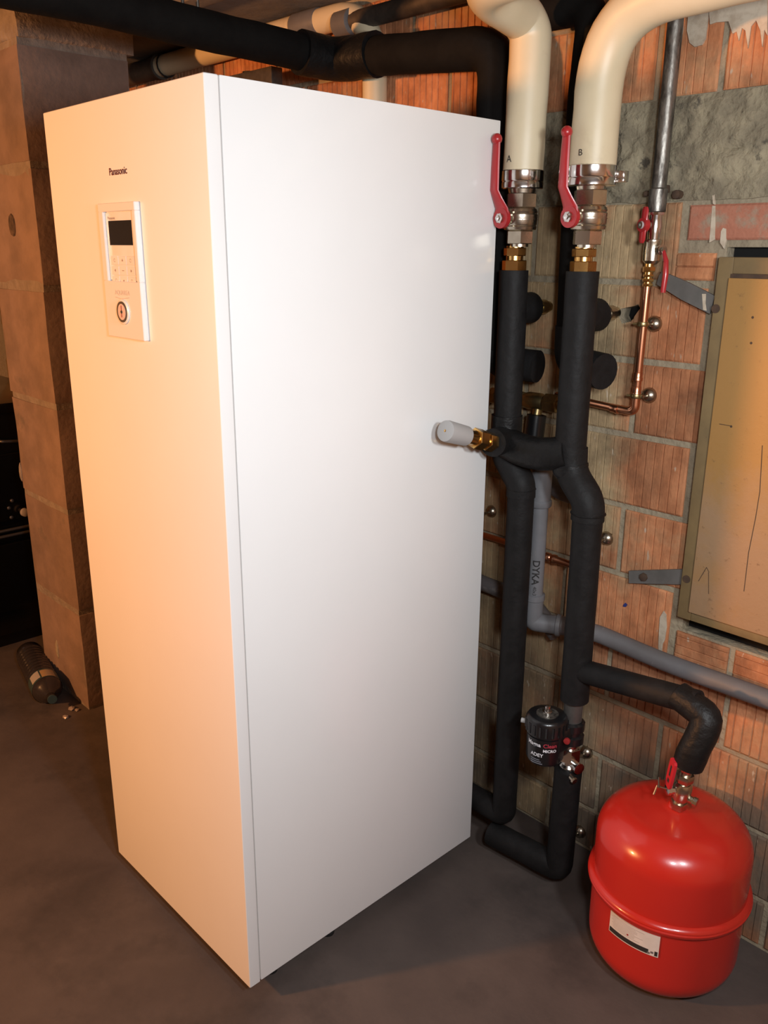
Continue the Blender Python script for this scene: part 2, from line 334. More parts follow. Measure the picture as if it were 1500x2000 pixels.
boxo('cavity_shade_box', (HX0, yb+0.032, HZ0-0.1), (HX1, yb+0.2, HZ1+0.1), M_cavityshade, wall)  # black box close behind the hatch gaps, painting their shade
BR = {}
def brick_mesh(wd, h, style):
    key = (round(wd, 3), round(h, 3), style)
    if key in BR: return BR[key]
    dep = 0.034; bm = bmesh.new(); L_ = wd if style != 'h' else h; H_ = h if style != 'h' else wd
    cols = [(0, 0.003), (0.004, 0.0)]
    if style != 'p':
        pitch = 0.0215; n = max(1, int((L_-0.012)/pitch)); p0 = (L_-n*pitch)/2
        for k in range(n+1):
            x = p0+k*pitch
            if 0.007 < x < L_-0.009: cols += [(x-0.0017, 0.0), (x, 0.0030), (x+0.0024, 0.0)]
    cols += [(L_-0.004, 0.0), (L_, 0.003)]
    rows = [(0, 0.003), (0.004, 0.0), (H_-0.004, 0.0), (H_, 0.003)]
    g = []
    for zz, dz in rows:
        r = []
        for xx, dx in cols:
            x, z = (xx-L_/2, zz-H_/2)
            if style == 'h': x, z = z, x
            r.append(bm.verts.new((x, max(dx, dz), z)))
        g.append(r)
    for i in range(len(rows)-1):
        for k in range(len(cols)-1): bm.faces.new((g[i][k], g[i][k+1], g[i+1][k+1], g[i+1][k]))
    edge = g[0] + [r[-1] for r in g[1:]] + g[-1][::-1][1:] + [r[0] for r in g[1:-1]][::-1]
    be = [bm.verts.new((v.co.x, dep, v.co.z)) for v in edge]
    for i in range(len(edge)): bm.faces.new((edge[i], edge[(i+1) % len(edge)], be[(i+1) % len(edge)], be[i]))
    bmesh.ops.recalc_face_normals(bm, faces=bm.faces)
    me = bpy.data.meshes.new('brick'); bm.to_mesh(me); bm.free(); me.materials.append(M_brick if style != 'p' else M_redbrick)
    BR[key] = me; return me
def brick(x0, x1, z0, z1, style='v'):
    if x1-x0 < 0.03: return
    o = link('brick', brick_mesh(x1-x0, z1-z0, style), None, wall)
    o.location = ((x0+x1)/2, YW+random.uniform(-0.002, 0.0015), (z0+z1)/2)
    o.rotation_euler = (random.uniform(-.004, .004), random.uniform(-.006, .006), random.uniform(-.004, .004))
PIT_, J = 0.171, 0.014
for k in range(10):
    zt = 1.668-PIT_*k; z0, z1 = max(zt-PIT_+J/2, 0.01), zt-J/2
    off = 0.834 if k % 2 == 0 else 0.989
    x = off-0.305*13
    while x < XR:
        a, b = x+0.007, x+0.298; x += 0.305
        a, b = max(a, XL), min(b, XR)
        if z1 > HZ0+0.03 and z0 < HZ1-0.03 or k == 5 or k == 0:
            lim = HX0-0.012 if k else 0.905
            if b > lim and a < HX1+0.01:
                if a < lim: brick(a, lim, z0, z1)
                if b > HX1+0.012: brick(max(a, HX1+0.012), b, z0, z1)
                continue
        brick(a, b, z0, z1)
brick(0.925, 1.235, 1.586, 1.655, 'p'); brick(1.25, 1.56, 1.586, 1.655, 'p'); brick(1.575, 1.73, 1.586, 1.655, 'p')
brick(0.905, 0.992, 1.505, 1.560, 'h')
for x in (1.002, 1.142, 1.282, 1.422, 1.562): brick(x, x+0.126, 0.650, 0.718, 'h')
for k in range(3):
    z0 = 1.866 + 0.171*k; z1 = min(z0+0.157, ZC-0.004)
    if z1-z0 < 0.04: continue
    x = 0.821+0.0-0.29*13 if k % 2 == 0 else 0.69-0.29*13
    while x < XR:
        if x > 0.75 and k == 0: st = 0.139
        else: st = 0.29
        brick(max(x+0.007, XL), min(x+st-0.007, XR), z0, z1); x += st
# rough concrete band (ring beam) over the masonry
bm = bmesh.new(); xs = []; x = XL
while x < XR: xs.append(x); x += 0.011 if 0.45 < x < 1.6 else 0.12
xs.append(XR); zs = [1.664+0.2*i/17 for i in range(18)]
g = []
for i, z in enumerate(zs):
    r = []
    for x in xs:
        p = V((x, 0, z)); e = min(i, 17-i)/2.5; e = min(1, e)
        h = 0.016*noise.fractal(p*17, 0.8, 2.1, 4) + 0.008*noise.noise(p*52)
        h += 0.010*max(0, 1-abs((z-1.79))/0.05)*max(0, noise.noise(V((x*9, 3, 0))))
        r.append(bm.verts.new((x, YW-0.002-e*max(-0.006, h), z + (0.004*noise.noise(p*25) if 0 < i < 17 else 0.006*noise.noise(p*18)))))
    g.append(r)
for i in range(17):
    for k in range(len(xs)-1): bm.faces.new((g[i][k], g[i][k+1], g[i+1][k+1], g[i+1][k]))
edge = g[0]+[r[-1] for r in g[1:]]+g[-1][::-1][1:]+[r[0] for r in g[1:-1]][::-1]
be = [bm.verts.new((v.co.x, YW+0.03, v.co.z)) for v in edge]
for i in range(len(edge)): bm.faces.new((edge[i], edge[(i+1) % len(edge)], be[(i+1) % len(edge)], be[i]))
beam = fin(bm, 'concrete_band', M_beam, wall, 50)
# drips of old paint on the bricks, and mortar smears: thin raised blobs
def blob(name, pts, y, m, parent, t=0.0015):
    bm = bmesh.new(); f = [bm.verts.new((p[0], y-t, p[1])) for p in pts]; b = [bm.verts.new((p[0], y+0.003, p[1])) for p in pts]
    bm.faces.new(f); bm.faces.new(b[::-1])
    for i in range(len(f)): bm.faces.new((f[i], f[(i+1) % len(f)], b[(i+1) % len(f)], b[i]))
    return fin(bm, name, m, parent, 0)
def pxblob(name, px, y, m, parent, t=0.0015): return blob(name, [(ay(*p, y).x, ay(*p, y).z) for p in px], y, m, parent, t)
pxblob('paint_drip', [(1297, 1193), (1302, 1200), (1303, 1225), (1299, 1250), (1295, 1258), (1293, 1276), (1288, 1276), (1287, 1262), (1288, 1235), (1290, 1205)], YW, M_paint, wall, 0.003)
pxblob('paint_drip', [(1345, 30), (1385, 22), (1382, 52), (1379, 76), (1372, 88), (1358, 92), (1348, 84), (1343, 60)], YW, M_paint, wall, 0.003)
pxblob('paint_drip', [(1385, 10), (1500, -10), (1500, 70), (1494, 58), (1490, 92), (1486, 60), (1478, 40), (1468, 52), (1462, 95), (1457, 60), (1450, 55), (1444, 80), (1440, 62), (1432, 66), (1424, 42), (1400, 44), (1388, 48)], YW, M_paint, wall, 0.003)
for q in ([(1392, 402), (1398, 402), (1398, 440), (1397, 468), (1386, 474), (1389, 440)], [(1413, 445), (1419, 447), (1419, 470), (1415, 486), (1407, 474), (1409, 452)], [(1391, 360), (1397, 360), (1397, 400), (1393, 398)]):
    pxblob('paint_drip', q, YW-0.0005, M_paint, wall, 0.0022)
pxblob('ink_spot', [(1222, 1177), (1226, 1181), (1223, 1185), (1218, 1184), (1219, 1180)], YW, mat('blue_ink', (0.02, 0.03, 0.16), rough=0.6), wall, 0.003)

# ------------------------------------------------------------------ heat pump cabinet
W, D, ZB, ZT = 0.598, 0.7234, 0.0395, 1.8235
cab = thing('heat_pump_cabinet', 'tall white enamelled indoor heat pump cabinet with control panel on its narrow front', 'heat pump', (W/2, D/2, 0))
boxo('body', (0.002, 0.0290, ZB), (W, D, ZT), M_white, cab, 0.0025)
fd = boxo('front_door', (0.0, 0.0, ZB-0.002), (W, 0.0275, ZT), M_white, cab, 0.003, 3)
boxo('seam_gasket', (0.006, 0.02, ZB+0.006), (W-0.0016, 0.035, ZT-0.003), M_cap, cab)
boxo('plinth', (0.04, 0.06, 0.018), (W-0.04, D-0.04, ZB+0.002), M_blackpart, cab)
for (fx, fy) in ((0.05, 0.07), (W-0.042, 0.085), (0.05, D-0.06), (W-0.05, D-0.05), (W-0.038, 0.25)):
    latheo('foot', (fx, fy, 0.0), (0, 0, 1), [(0, 0.015), (0.008, 0.016), (0.011, 0.007), (ZB, 0.007)], M_blackpart, cab, 16)
latheo('top_socket', (0.30, 0.56, ZT-0.001), (0, 0, 1), [(0, 0.055), (0.012, 0.055), (0.014, 0.05)], M_white, cab, 32)
# control panel
bm = bmesh.new(); x0, x1, z0, z1, yf = 0.226, 0.3675, 1.397, 1.643, -0.0105
box(bm, (x0, yf, z0), (x1, 0.0015, 1.503), 0.0012, 1); box(bm, (x0, yf, 1.5028), (0.2435, 0.0015, 1.628), 0.0012, 1); box(bm, (0.3565, yf, 1.5028), (x1, 0.0015, 1.628), 0.0012, 1)
box(bm, (x0, yf, 1.6278), (x1, 0.0015, z1), 0.0012, 1); box(bm, (0.242, -0.003, 1.50), (0.358, 0.0015, 1.63))
P = fin(bm, 'control_panel', M_plastic, cab)
boxo('remote_controller', (0.2445, -0.0055, 1.5045), (0.3555, -0.001, 1.6265), M_plastic, P, 0.0015, 2)
boxo('screen', (0.256, -0.0068, 1.568), (0.344, -0.004, 1.612), M_screen, P, 0.0006, 1)
yk = -0.0068
for r in range(3):
    for c in range(3):
        x0 = 0.2545+c*0.031; z0 = 1.549-r*0.0185
        boxo('button', (x0, -0.0065, z0-0.0165), (x0+0.029, -0.004, z0), M_plastic, P, 0.0008, 1)
def tri(x, z, s, a):
    bm = bmesh.new(); bm.faces.new([bm.verts.new((x+math.cos(a+k*2*math.pi/3)*s, yk, z+math.sin(a+k*2*math.pi/3)*s)) for k in range(3)]); return fin(bm, 'arrow_mark', M_button, P, 0)
cx, cz = 0.300, 1.5225
tri(cx, cz+0.0185, 0.0032, math.pi/2); tri(cx, cz-0.0185, 0.0032, -math.pi/2); tri(cx-0.031, cz, 0.0032, math.pi); tri(cx+0.031, cz, 0.0032, 0)
boxo('enter_mark', (cx-0.004, yk, cz-0.0006), (cx+0.004, yk+0.001, cz+0.0006), M_button, P)
for (qx, qz) in ((cx-0.031, cz+0.0185), (cx+0.031, cz+0.0185), (cx-0.031, cz-0.0185), (cx+0.031, cz-0.0185)):
    bm = bmesh.new(); tube(bm, [(qx+0.003*math.cos(a*math.pi/6), yk+0.0004, qz+0.003*math.sin(a*math.pi/6)) for a in range(12)], 0.0004, 0, 6); fin(bm, 'icon_mark', M_button, P, 0)
text_flat('Panasonic', 0.0075, (0.268, -0.0058, 1.6165), (1, 0, 0), (0, 0, 1), M_button, P)
text_flat('AQUAREA', 0.0125, (0.297, -0.0108, 1.482), (1, 0, 0), (0, 0, 1), mat('faint_emboss', (0.62, 0.55, 0.51), rough=0.4), P)
tubeo('emboss_swoosh', [(0.270, -0.0108, 1.4735), (0.288, -0.0108, 1.4712), (0.305, -0.0108, 1.4718), (0.325, -0.0108, 1.4742)], 0.0006, mat('faint_emboss', (0, 0, 0)), P, 0, 6)
latheo('gauge_bezel', (0.297, -0.014, 1.447), (0, 1, 0), [(0, 0.0215), (0.001, 0.0235), (0.006, 0.0235)], M_plastic, P, 36)
latheo('gauge_rim', (0.297, -0.0152, 1.447), (0, 1, 0), [(0, 0.0170), (0, 0.0195), (0.004, 0.0195)], M_darksteel, P, 36)
latheo('gauge_dial', (0.2978, -0.0155, 1.447), (0, 1, 0), [(0, 0.0150), (0.002, 0.0152)], mat('dial_face', (0.62, 0.48, 0.44), rough=0.4), P, 36)
boxo('gauge_needle', (0.2970, -0.0162, 1.437), (0.2986, -0.0154, 1.459), M_redflat, P)
latheo('gauge_hub', (0.2978, -0.0165, 1.447), (0, 1, 0), [(0, 0.003), (0.002, 0.003)], M_ink, P, 14)
text_flat('Panasonic', 0.0178, (0.2985, -0.0006, 1.697), (1, 0, 0), (0, 0, 1), M_logo, cab, 'logo_lettering', 0.0003, 0.98)

# ------------------------------------------------------------------ block pillar on the left
pil = thing('block_pillar', 'stout pillar of rough concrete blocks behind the white cabinet', 'pillar', (-0.98, 0.46, 0))
PX0, PX1, PY0, PY1 = -1.168, -0.800, 0.290, 0.636
boxo('mortar_core', (PX0+0.006, PY0+0.006, 0.0), (PX1-0.006, PY1-0.006, 2.135), M_blockmortar, pil)
def rough_block(a, b, amp=0.004, seed=0):
    bm = bmesh.new(); box(bm, a, b)
    bmesh.ops.subdivide_edges(bm, edges=bm.edges[:], cuts=7, use_grid_fill=True)
    c = (V(a)+V(b))/2; hs = (V(b)-V(a))/2
    for v in bm.verts:
        q = v.co-c; e = sorted([hs.x-abs(q.x), hs.y-abs(q.y), hs.z-abs(q.z)])
        d = max(0, 0.012-e[1])/0.012
        v.co -= q.normalized()*0.007*d
        v.co += V((noise.noise(v.co*5+V((seed, 0, 0))), noise.noise(v.co*5+V((0, seed, 5))), 0.4*noise.noise(v.co*11+V((9, 0, seed)))))*amp
    return bm
zj = [0.0, 0.372, 0.732, 1.080, 1.443, 1.795, 2.120]
for i in range(6):
    dx = random.uniform(-0.004, 0.004)
    fin(rough_block((PX0+dx, PY0+dx*0.5, zj[i]+0.006), (PX1+dx*0.4, PY1, zj[i+1]-0.007), 0.0032, i*3.1), 'block', M_block, pil, 60)
fin(rough_block((PX0-0.01, PY0-0.004, 2.128), (PX1+0.004, PY1+0.02, ZC-0.002), 0.010, 40), 'mortar_cap', M_blockmortar, pil, 60)
p = ay(24, 440, PY0)
bm = bmesh.new(); lathe(bm, (p.x, PY0-0.004, p.z), (0, 1, 0), [(0, 0.002), (0.001, 0.024), (0.004, 0.026)], 12)
for v in bm.verts: v.co.x = p.x + (v.co.x-p.x)*0.9; v.co.z = p.z + (v.co.z-p.z)*1.35 + 0.004*noise.noise(v.co*60)
fin(bm, 'tar_spot', mat('tar', (0.045, 0.03, 0.022), (0.12, 0.075, 0.05), rough=0.9, scale=60), pil, 0)
for zc, s in ((0.80, 0.02), (0.16, 0.022)):
    bm = bmesh.new(); bmesh.ops.create_icosphere(bm, subdivisions=2, radius=s)
    for v in bm.verts: v.co = V((v.co.x*0.5, v.co.y*0.3, v.co.z*1.8)) + V((-1.165 if zc > 0.5 else -1.02, PY0+0.002, zc)) + V((0, 0, 0.006*noise.noise(v.co*90)))
    fin(bm, 'cement_lump', M_blockmortar if zc > 0.5 else M_mortar, pil, 60)

# ------------------------------------------------------------------ black boiler in the dark corner
st = thing('solid_fuel_boiler', 'glossy black solid fuel boiler half hidden behind the block pillar', 'boiler', (-1.85, 0.3, 0))
boxo('body', (-2.25, -0.35, 0.05), (-1.50, 0.62, 0.96), M_stove, st, 0.015, 3)
boxo('top_plate', (-2.28, -0.38, 0.955), (-1.485, 0.65, 0.995), M_stove, st, 0.008, 2)
boxo('base', (-2.22, -0.32, 0.0), (-1.52, 0.59, 0.06), M_stove, st, 0.006)
boxo('fire_door', (-1.503, -0.20, 0.53), (-1.484, 0.50, 0.80), M_stove, st, 0.008, 3)
boxo('ash_door', (-1.503, -0.20, 0.16), (-1.484, 0.50, 0.44), M_stove, st, 0.008, 3)
for z in (0.497, 0.474): tubeo('trim_bar', [(-1.482, -0.33, z), (-1.482, 0.60, z)], 0.006, M_stovetrim, st, 0, 10)
latheo('knob', (-1.486, 0.395, 0.562), (1, 0, 0), [(0, 0.008), (0.018, 0.008), (0.02, 0.017), (0.034, 0.016), (0.038, 0.008)], mat('knob_grey', (0.34, 0.30, 0.29), rough=0.4), st, 20)
for y, z in ((0.36, 0.612), (0.345, 0.585), (0.35, 0.545)): latheo('rivet', (-1.485, y, z), (1, 0, 0), [(0, 0.008), (0.004, 0.006), (0.006, 0.001)], M_stovetrim, st, 12)
tubeo('door_handle', [(-1.485, 0.34, 0.855), (-1.462, 0.34, 0.855), (-1.462, 0.43, 0.845), (-1.485, 0.43, 0.845)], 0.006, M_stovetrim, st, 0.01, 10)

# ------------------------------------------------------------------ plastic bottle and chips on the floor
b0, b1 = V((-0.872, 0.196, 0.055)), V((-1.255, 0.275, 0.055)); bd = (b1-b0).normalized()
bt = thing('plastic_bottle', 'dusty ribbed plastic drink bottle lying on the floor against the block pillar', 'bottle', (b0.x, b0.y, 0))
prof = [(0.0, 0.014), (0.0, 0.0165), (0.018, 0.0165), (0.02, 0.014), (0.026, 0.014), (0.055, 0.040), (0.075, 0.0515), (0.15, 0.0515)]
t = 0.15
while t < 0.375: prof += [(t+0.005, 0.0475), (t+0.012, 0.0475), (t+0.017, 0.052), (t+0.025, 0.052)]; t += 0.025
prof += [(0.410, 0.049), (0.424, 0.036), (0.428, 0.02), (0.42, 0.004)]
latheo('bottle_body', b0, bd, prof, M_bottle, bt, 28, 60)
bm = bmesh.new(); lathe(bm, b0, bd, [(0.076, 0.0523), (0.146, 0.0523)], 32, False); fin(bm, 'bottle_label', M_teal, bt, 60)
d_, u_, v_ = frame(bd)
def bpatch(name, a0, a1, t0, t1, r, m):
    bm = bmesh.new(); vs = [[bm.verts.new(b0+d_*t+(u_*math.cos(a)+v_*math.sin(a))*r) for t in (t0, t1)] for a in [a0+(a1-a0)*k/8 for k in range(9)]]
    for k in range(8): bm.faces.new((vs[k][0], vs[k][1], vs[k+1][1], vs[k+1][0]))
    fin(bm, name, m, bt, 60)
A0 = math.atan2((CAM-b0).dot(v_), (CAM-b0).dot(u_))
bpatch('white_patch', A0+0.05, A0+0.75, 0.085, 0.14, 0.0530, mat('label_white', (0.36, 0.33, 0.30), rough=0.5)); bpatch('yellow_patch', A0-0.95, A0-0.05, 0.080, 0.135, 0.0530, M_yel)
latheo('bottle_cap', b0-bd*0.006, bd, [(0, 0.016), (0.018, 0.016)], M_teal, bt, 18)
for i, (px, py, s) in enumerate(((128, 1402, 0.010), (140, 1386, 0.012), (150, 1388, 0.008))):
    q = az(px, py, 0); bm = bmesh.new(); bmesh.ops.create_icosphere(bm, subdivisions=1, radius=s)
    for v in bm.verts: v.co = V((v.co.x*1.3, v.co.y, v.co.z*0.6))*(1+0.3*noise.noise(v.co*80+V((i, 0, 0)))) + q + V((0, 0, s*0.45))
    tag(fin(bm, 'stone_chip', M_flint, None, 0), ('pale flat stone chip nearest the cabinet on the floor', 'brown stone chip at the foot of the block pillar', 'smallest stone chip at the foot of the block pillar')[i], 'stone', 'chips by the pillar foot')

# ------------------------------------------------------------------ overhead pipes
YO = 0.835
qa, qb, qc, qd = ay(660, 118, YO), ay(950, 97, YO), ay(967, 300, YO), ay(967, 690, YO)
xa = qa.x-0.01; zo = qa.z+0.004
t = thing('overhead_insulated_pipe', 'thick black foam-insulated pipe crossing over the cabinet and turning down behind it', 'pipe', (qd.x, YO, 1.3))
tubeo('ceiling_run', [(xa-0.010, YF+0.02, zo+0.016), (xa, -0.4, zo+0.015), (xa+0.004, 0.16, zo+0.016), (xa+0.002, 0.36, zo+0.008), (xa, YO-0.05, zo)], 0.0435, M_foamdull, t, 0.05, 22, 6, 0.05, 0.05)
tubeo('elbow', [(xa, YO-0.12, zo), (xa+0.01, YO-0.005, zo-0.006), (xa+0.16, YO, zo-0.010)], 0.0535, M_tape, t, 0.05, 22, 6, 0.10, 0.02)
tubeo('wall_run', [(xa+0.08, YO, zo-0.006), (qc.x-0.004, YO, qb.z), (qc.x, YO, 1.83), (qd.x, YO, qd.z+0.01)], 0.0455, M_foamdull, t, [0.07, 0.1], 22, 8, 0.04, 0.04)
tubeo('lower_elbow', [(qd.x, YO, qd.z+0.05), (qd.x+0.001, YO, qd.z-0.02), (qd.x+0.115, YO+0.018, qd.z-0.022)], 0.038, M_foam, t, 0.05, 22, 8)
t = thing('second_insulated_drop', 'black foam-insulated drop pipe hidden behind the right-hand cream pipe', 'pipe', (0.72, 0.87, 1.3))
qe = ay(1092, 24, 0.88)
tubeo('drop', [(0.575, 0.885, qe.z+0.006), (0.708, 0.88, qe.z), (0.697, 0.875, 1.86), (0.710, 0.875, 1.33)], 0.036, M_foamdull, t, [0.06, 0.1], 20, 8, 0.03, 0.05)
tubeo('lower_elbow', [(0.710, 0.875, 1.40), (0.712, 0.875, 1.315), (0.815, 0.85, 1.309)], 0.040, M_foam, t, 0.05, 20, 8)
for i, px in enumerate((357, 386)):
    q = ax(px, 12, xa); q.y = min(q.y, 0.6)
    tag(tubeo('hanger_rod', [(q.x, q.y, zo+0.04), (q.x, q.y, ZC+0.01)], 0.004, M_steel, None, 0, 8), ('thin hanger rod nearer the block pillar above the black pipe', 'thin hanger rod nearer the wall above the black pipe')[i], 'rod', 'pipe hanger rods')
# cream duct along the wall
t = thing('cream_duct', 'cream plastic duct running along the wall under the ceiling, dropping behind the cabinet', 'duct', (0.10, 0.86, 1.9))
YU = 0.912; d0, d1 = ay(312, 119, YU), ay(590, 66, YU); d1.z = d0.z = (d0.z+d1.z)/2; xv = ay(733, 178, YU).x
tubeo('duct_run', [d0, d1], 0.034, M_cream, t, 0, 24)
tubeo('duct_elbow', [d1-V((0.02, 0, 0)), (xv-0.004, YU, d1.z-0.003), (xv, YU, 1.7)], 0.033, M_cream, t, 0.15, 24, 10)
latheo('coupling', d1-V((0.02, 0, 0)), (1, 0, 0), [(0, 0.037), (0.003, 0.0365), (0.10, 0.0365), (0.105, 0.034)], M_pvcold, t, 28)
tubeo('cable_tie', [d0+V((0.045, math.cos(a*math.pi/8)*0.038, math.sin(a*math.pi/8)*0.038)) for a in range(17)], 0.003, M_blackpart, t, 0, 6)
tag(latheo('grey_end_socket', d0-V((0.30, 0, 0)), (1, 0, 0), [(0, 0.036), (0.29, 0.036), (0.298, 0.042), (0.31, 0.042)], M_darksteel, None, 24), 'dark grey pipe socket joined to the left end of the cream duct', 'pipe socket')
q0, q1 = ay(690, 42, 0.90), ay(880, 3, 0.90)
t = thing('dark_steel_pipe', 'dark steel pipe along the top of the brick wall behind the cream elbow', 'pipe', q0)
tubeo('pipe_run', [q0, (0.36, q0.y, q0.z)], 0.024, M_darksteel, t, 0, 16)
latheo('collar', q0-V((0.06, 0, 0)), (1, 0, 0), [(0, 0.028), (0.004, 0.034), (0.06, 0.034), (0.064, 0.026)], M_pvcold, t, 20)
tag(boxo('dark_ledger_board', (-1.1, 0.80, 1.96), (-0.30, 0.84, 2.055), M_darksteel, None, 0.004), 'dark board fixed along the wall left of the cabinet under the cream duct', 'board')
tag(tubeo('thin_black_conduit', [(-0.56, 0.91, 1.2), (-0.56, 0.91, 2.085)], 0.022, M_blackpart, None, 0, 14), 'thin black conduit rising up the brick wall behind the cabinet', 'conduit')

# cream pipes with clamps
YP = 0.77
def ap(px, py, Y=YP): return ay(px, py, Y)
ca = ap(1021, 335); cb = ap(1157, 325)
tA = thing('cream_jacketed_pipe', 'cream jacketed pipe marked A, nearer the cabinet, with a doubled elbow at the top', 'pipe', ca)
zA = 2.10; XA = ca.x
tubeo('jacket', [(XA, YP, ca.z-0.02), (XA+0.004, YP, 1.99), (XA-0.002, YP-0.02, 2.015), (XA+0.02, 0.57, 2.035), (XA+1.4, 0.50, 2.055)], 0.043, M_cream, tA, [0.06, 0.05, 0.085], 28, 9, 0.03, 0.03)
latheo('hose_clamp', (XA, YP, ca.z-0.036), (0, 0, 1), [(0, 0.043), (0.002, 0.045), (0.013, 0.0452), (0.015, 0.044), (0.017, 0.0452), (0.036, 0.045), (0.038, 0.043)], M_chrome, tA, 36)
fa = math.atan2(CAM.y-YP, CAM.x-XA)
text_wrap('A', 0.020, (XA, YP, 0), 0.0435, fa-0.75, ca.z+0.022, M_ink, tA)
tB = thing('cream_jacketed_pipe', 'cream jacketed pipe marked B, farther from the cabinet, sweeping to the right', 'pipe', cb)
XB = cb.x
tubeo('jacket', [(XB, YP, cb.z-0.02), (XB+0.004, YP, 2.005), (XB+1.3, YP, 2.045)], 0.0465, M_cream, tB, 0.15, 28, 12, 0.03, 0.03)
latheo('hose_clamp', (XB, YP, cb.z-0.038), (0, 0, 1), [(0, 0.046), (0.002, 0.049), (0.014, 0.0492), (0.016, 0.048), (0.018, 0.0492), (0.038, 0.049), (0.04, 0.046)], M_chrome, tB, 36)
boxo('clamp_screw', (XB+0.03, YP+0.034, cb.z-0.030), (XB+0.055, YP+0.05, cb.z-0.008), M_chrome, tB, 0.003)
fb = math.atan2(CAM.y-YP, CAM.x-XB)
text_wrap('B', 0.017, (XB, YP, 0), 0.047, fb-0.55, cb.z+0.022, M_ink, tB)

# ------------------------------------------------------------------ lever ball valves
def hexring(bm, p, d, t0, t1, r, ph=0.3): lathe(bm, V(p)+V(d)*t0, d, [(0, r*0.95), (0.0015, r), (t1-t0-0.0015, r), (t1-t0, r*0.95)], 6, True, ph)
def lever_valve(top, zb, lab, hx, hy):
    X, Y = top.x, YP; z1 = top.z-0.036; h = z1-zb; K = 1.1
    t = thing('lever_ball_valve', lab, 'valve', (X, Y, zb), 'red lever ball valves')
    bm = bmesh.new()
    lathe(bm, (X, Y, zb), (0, 0, 1), [(0.0, 0.020), (h*0.30, 0.020)], 24)
    hexring(bm, (X, Y, zb), (0, 0, 1), h*0.05, h*0.28, 0.0305)
    lathe(bm, (X, Y, zb), (0, 0, 1), [(h*0.28, 0.028), (h*0.30, 0.0345), (h*0.35, 0.0365), (h*0.37, 0.0345), (h*0.40, 0.0365), (h*0.56, 0.0372), (h*0.58, 0.0350), (h*0.61, 0.0368), (h*0.66, 0.034), (h*0.68, 0.030)], 32)
    lathe(bm, (X, Y, zb), (0, 0, 1), [(h*0.47, 0.0378), (h*0.48, 0.0378)], 32)
    hexring(bm, (X, Y, zb), (0, 0, 1), h*0.68, h*0.93, 0.0345)
    lathe(bm, (X, Y, zb), (0, 0, 1), [(h*0.92, 0.028), (h, 0.030)], 24)
    fin(bm, 'valve_body', M_nickel, t, 30)
    zc = zb+h*0.49
    # stem points to the lower left of the picture, towards the front of the room
    sd = V((hx, hy, 0)).normalized(); s0 = V((X, Y, zc))+sd*0.03; s1 = V((X, Y, zc))+sd*0.062
    latheo('stem', s0, sd, [(0, 0.013), (0.024, 0.013), (0.026, 0.010), (0.034, 0.010)], M_nickel, t, 20)
    latheo('lever_nut', s1-sd*0.001, sd, [(0, 0.0105), (0.006, 0.0105), (0.0075, 0.006), (0.011, 0.006), (0.012, 0.002)], M_chrome, t, 6)
    sdv = V((-sd.y, sd.x, 0))
    bm = bmesh.new(); c = s1-sd*0.005
    # flat cranked lever: hub, crank, long grip
    out = 0.016
    pts = [(c, 0.021), (c+V((0, 0, 0.020))-sdv*0.002, 0.019), (c+V((0, 0, 0.040))+sd*0.010-sdv*0.006, 0.0145), (c+V((0, 0, 0.056))+sd*out-sdv*0.010, 0.0125), (c+V((0, 0, 0.10))+sd*out-sdv*0.010, 0.0115), (c+V((0, 0, 0.150))+sd*out-sdv*0.009, 0.0100)]
    rings = []
    for pt, hw in pts:
        ring = []
        for k in range(12):
            a = 2*math.pi*k/12; ring.append(bm.verts.new(pt + sdv*math.cos(a)*hw + sd*math.sin(a)*0.0052))
        rings.append(ring)
    for i in range(len(rings)-1):
        for k in range(12): bm.faces.new((rings[i][k], rings[i][(k+1) % 12], rings[i+1][(k+1) % 12], rings[i+1][k]))
    bm.faces.new(rings[0]); bm.faces.new(rings[-1])
    lathe(bm, c-sd*0.0052, sd, [(0, 0.021), (0.0104, 0.021)], 24)
    hd = fin(bm, 'lever', M_redlever, t, 45)
    bm = bmesh.new(); bmesh.ops.create_uvsphere(bm, u_segments=16, v_segments=10, radius=0.0115, matrix=Matrix.Translation(pts[-1][0]+V((0, 0, 0.006)))); fin(bm, 'lever_knob', M_redlever, hd, 80)
    return t
za, zb_ = ap(1003, 482).z, ap(1137, 484).z
lever_valve(V((XA, YP, ca.z)), za, 'nickel ball valve under cream pipe A, red lever beside the white cabinet', -0.10, -1.0)
lever_valve(V((XB, YP, cb.z)), zb_, 'nickel ball valve under cream pipe B, red lever between the two cream pipes', -0.10, -1.0)
def union(X, z1, z0, lab):
    t = thing('brass_union', lab, 'pipe fitting', (X, YP, z0), 'brass unions under the lever valves')
    h = z1-z0
    latheo('thread', (X, YP, z0), (0, 0, 1), [(0, 0.019), (h, 0.019)], M_brass, t, 24)
    for a, b, r in ((0.05, 0.46, 0.0275), (0.62, 0.93, 0.025)):
        bm = bmesh.new(); hexring(bm, (X, YP, z0), (0, 0, 1), h*a, h*b, r, 0.1); fin(bm, 'hex_nut', M_brass, t, 25)
za2, zb2 = ap(1003, 528).z, ap(1137, 530).z
XA2 = ap(1003, 545).x; XB2 = ap(1137, 545).x
union(XA2, za+0.002, za2-0.004, 'brass union nut between the valve under pipe A and the black insulation')
union(XB2, zb_+0.002, zb2-0.004, 'brass union nut between the valve under pipe B and the black insulation')

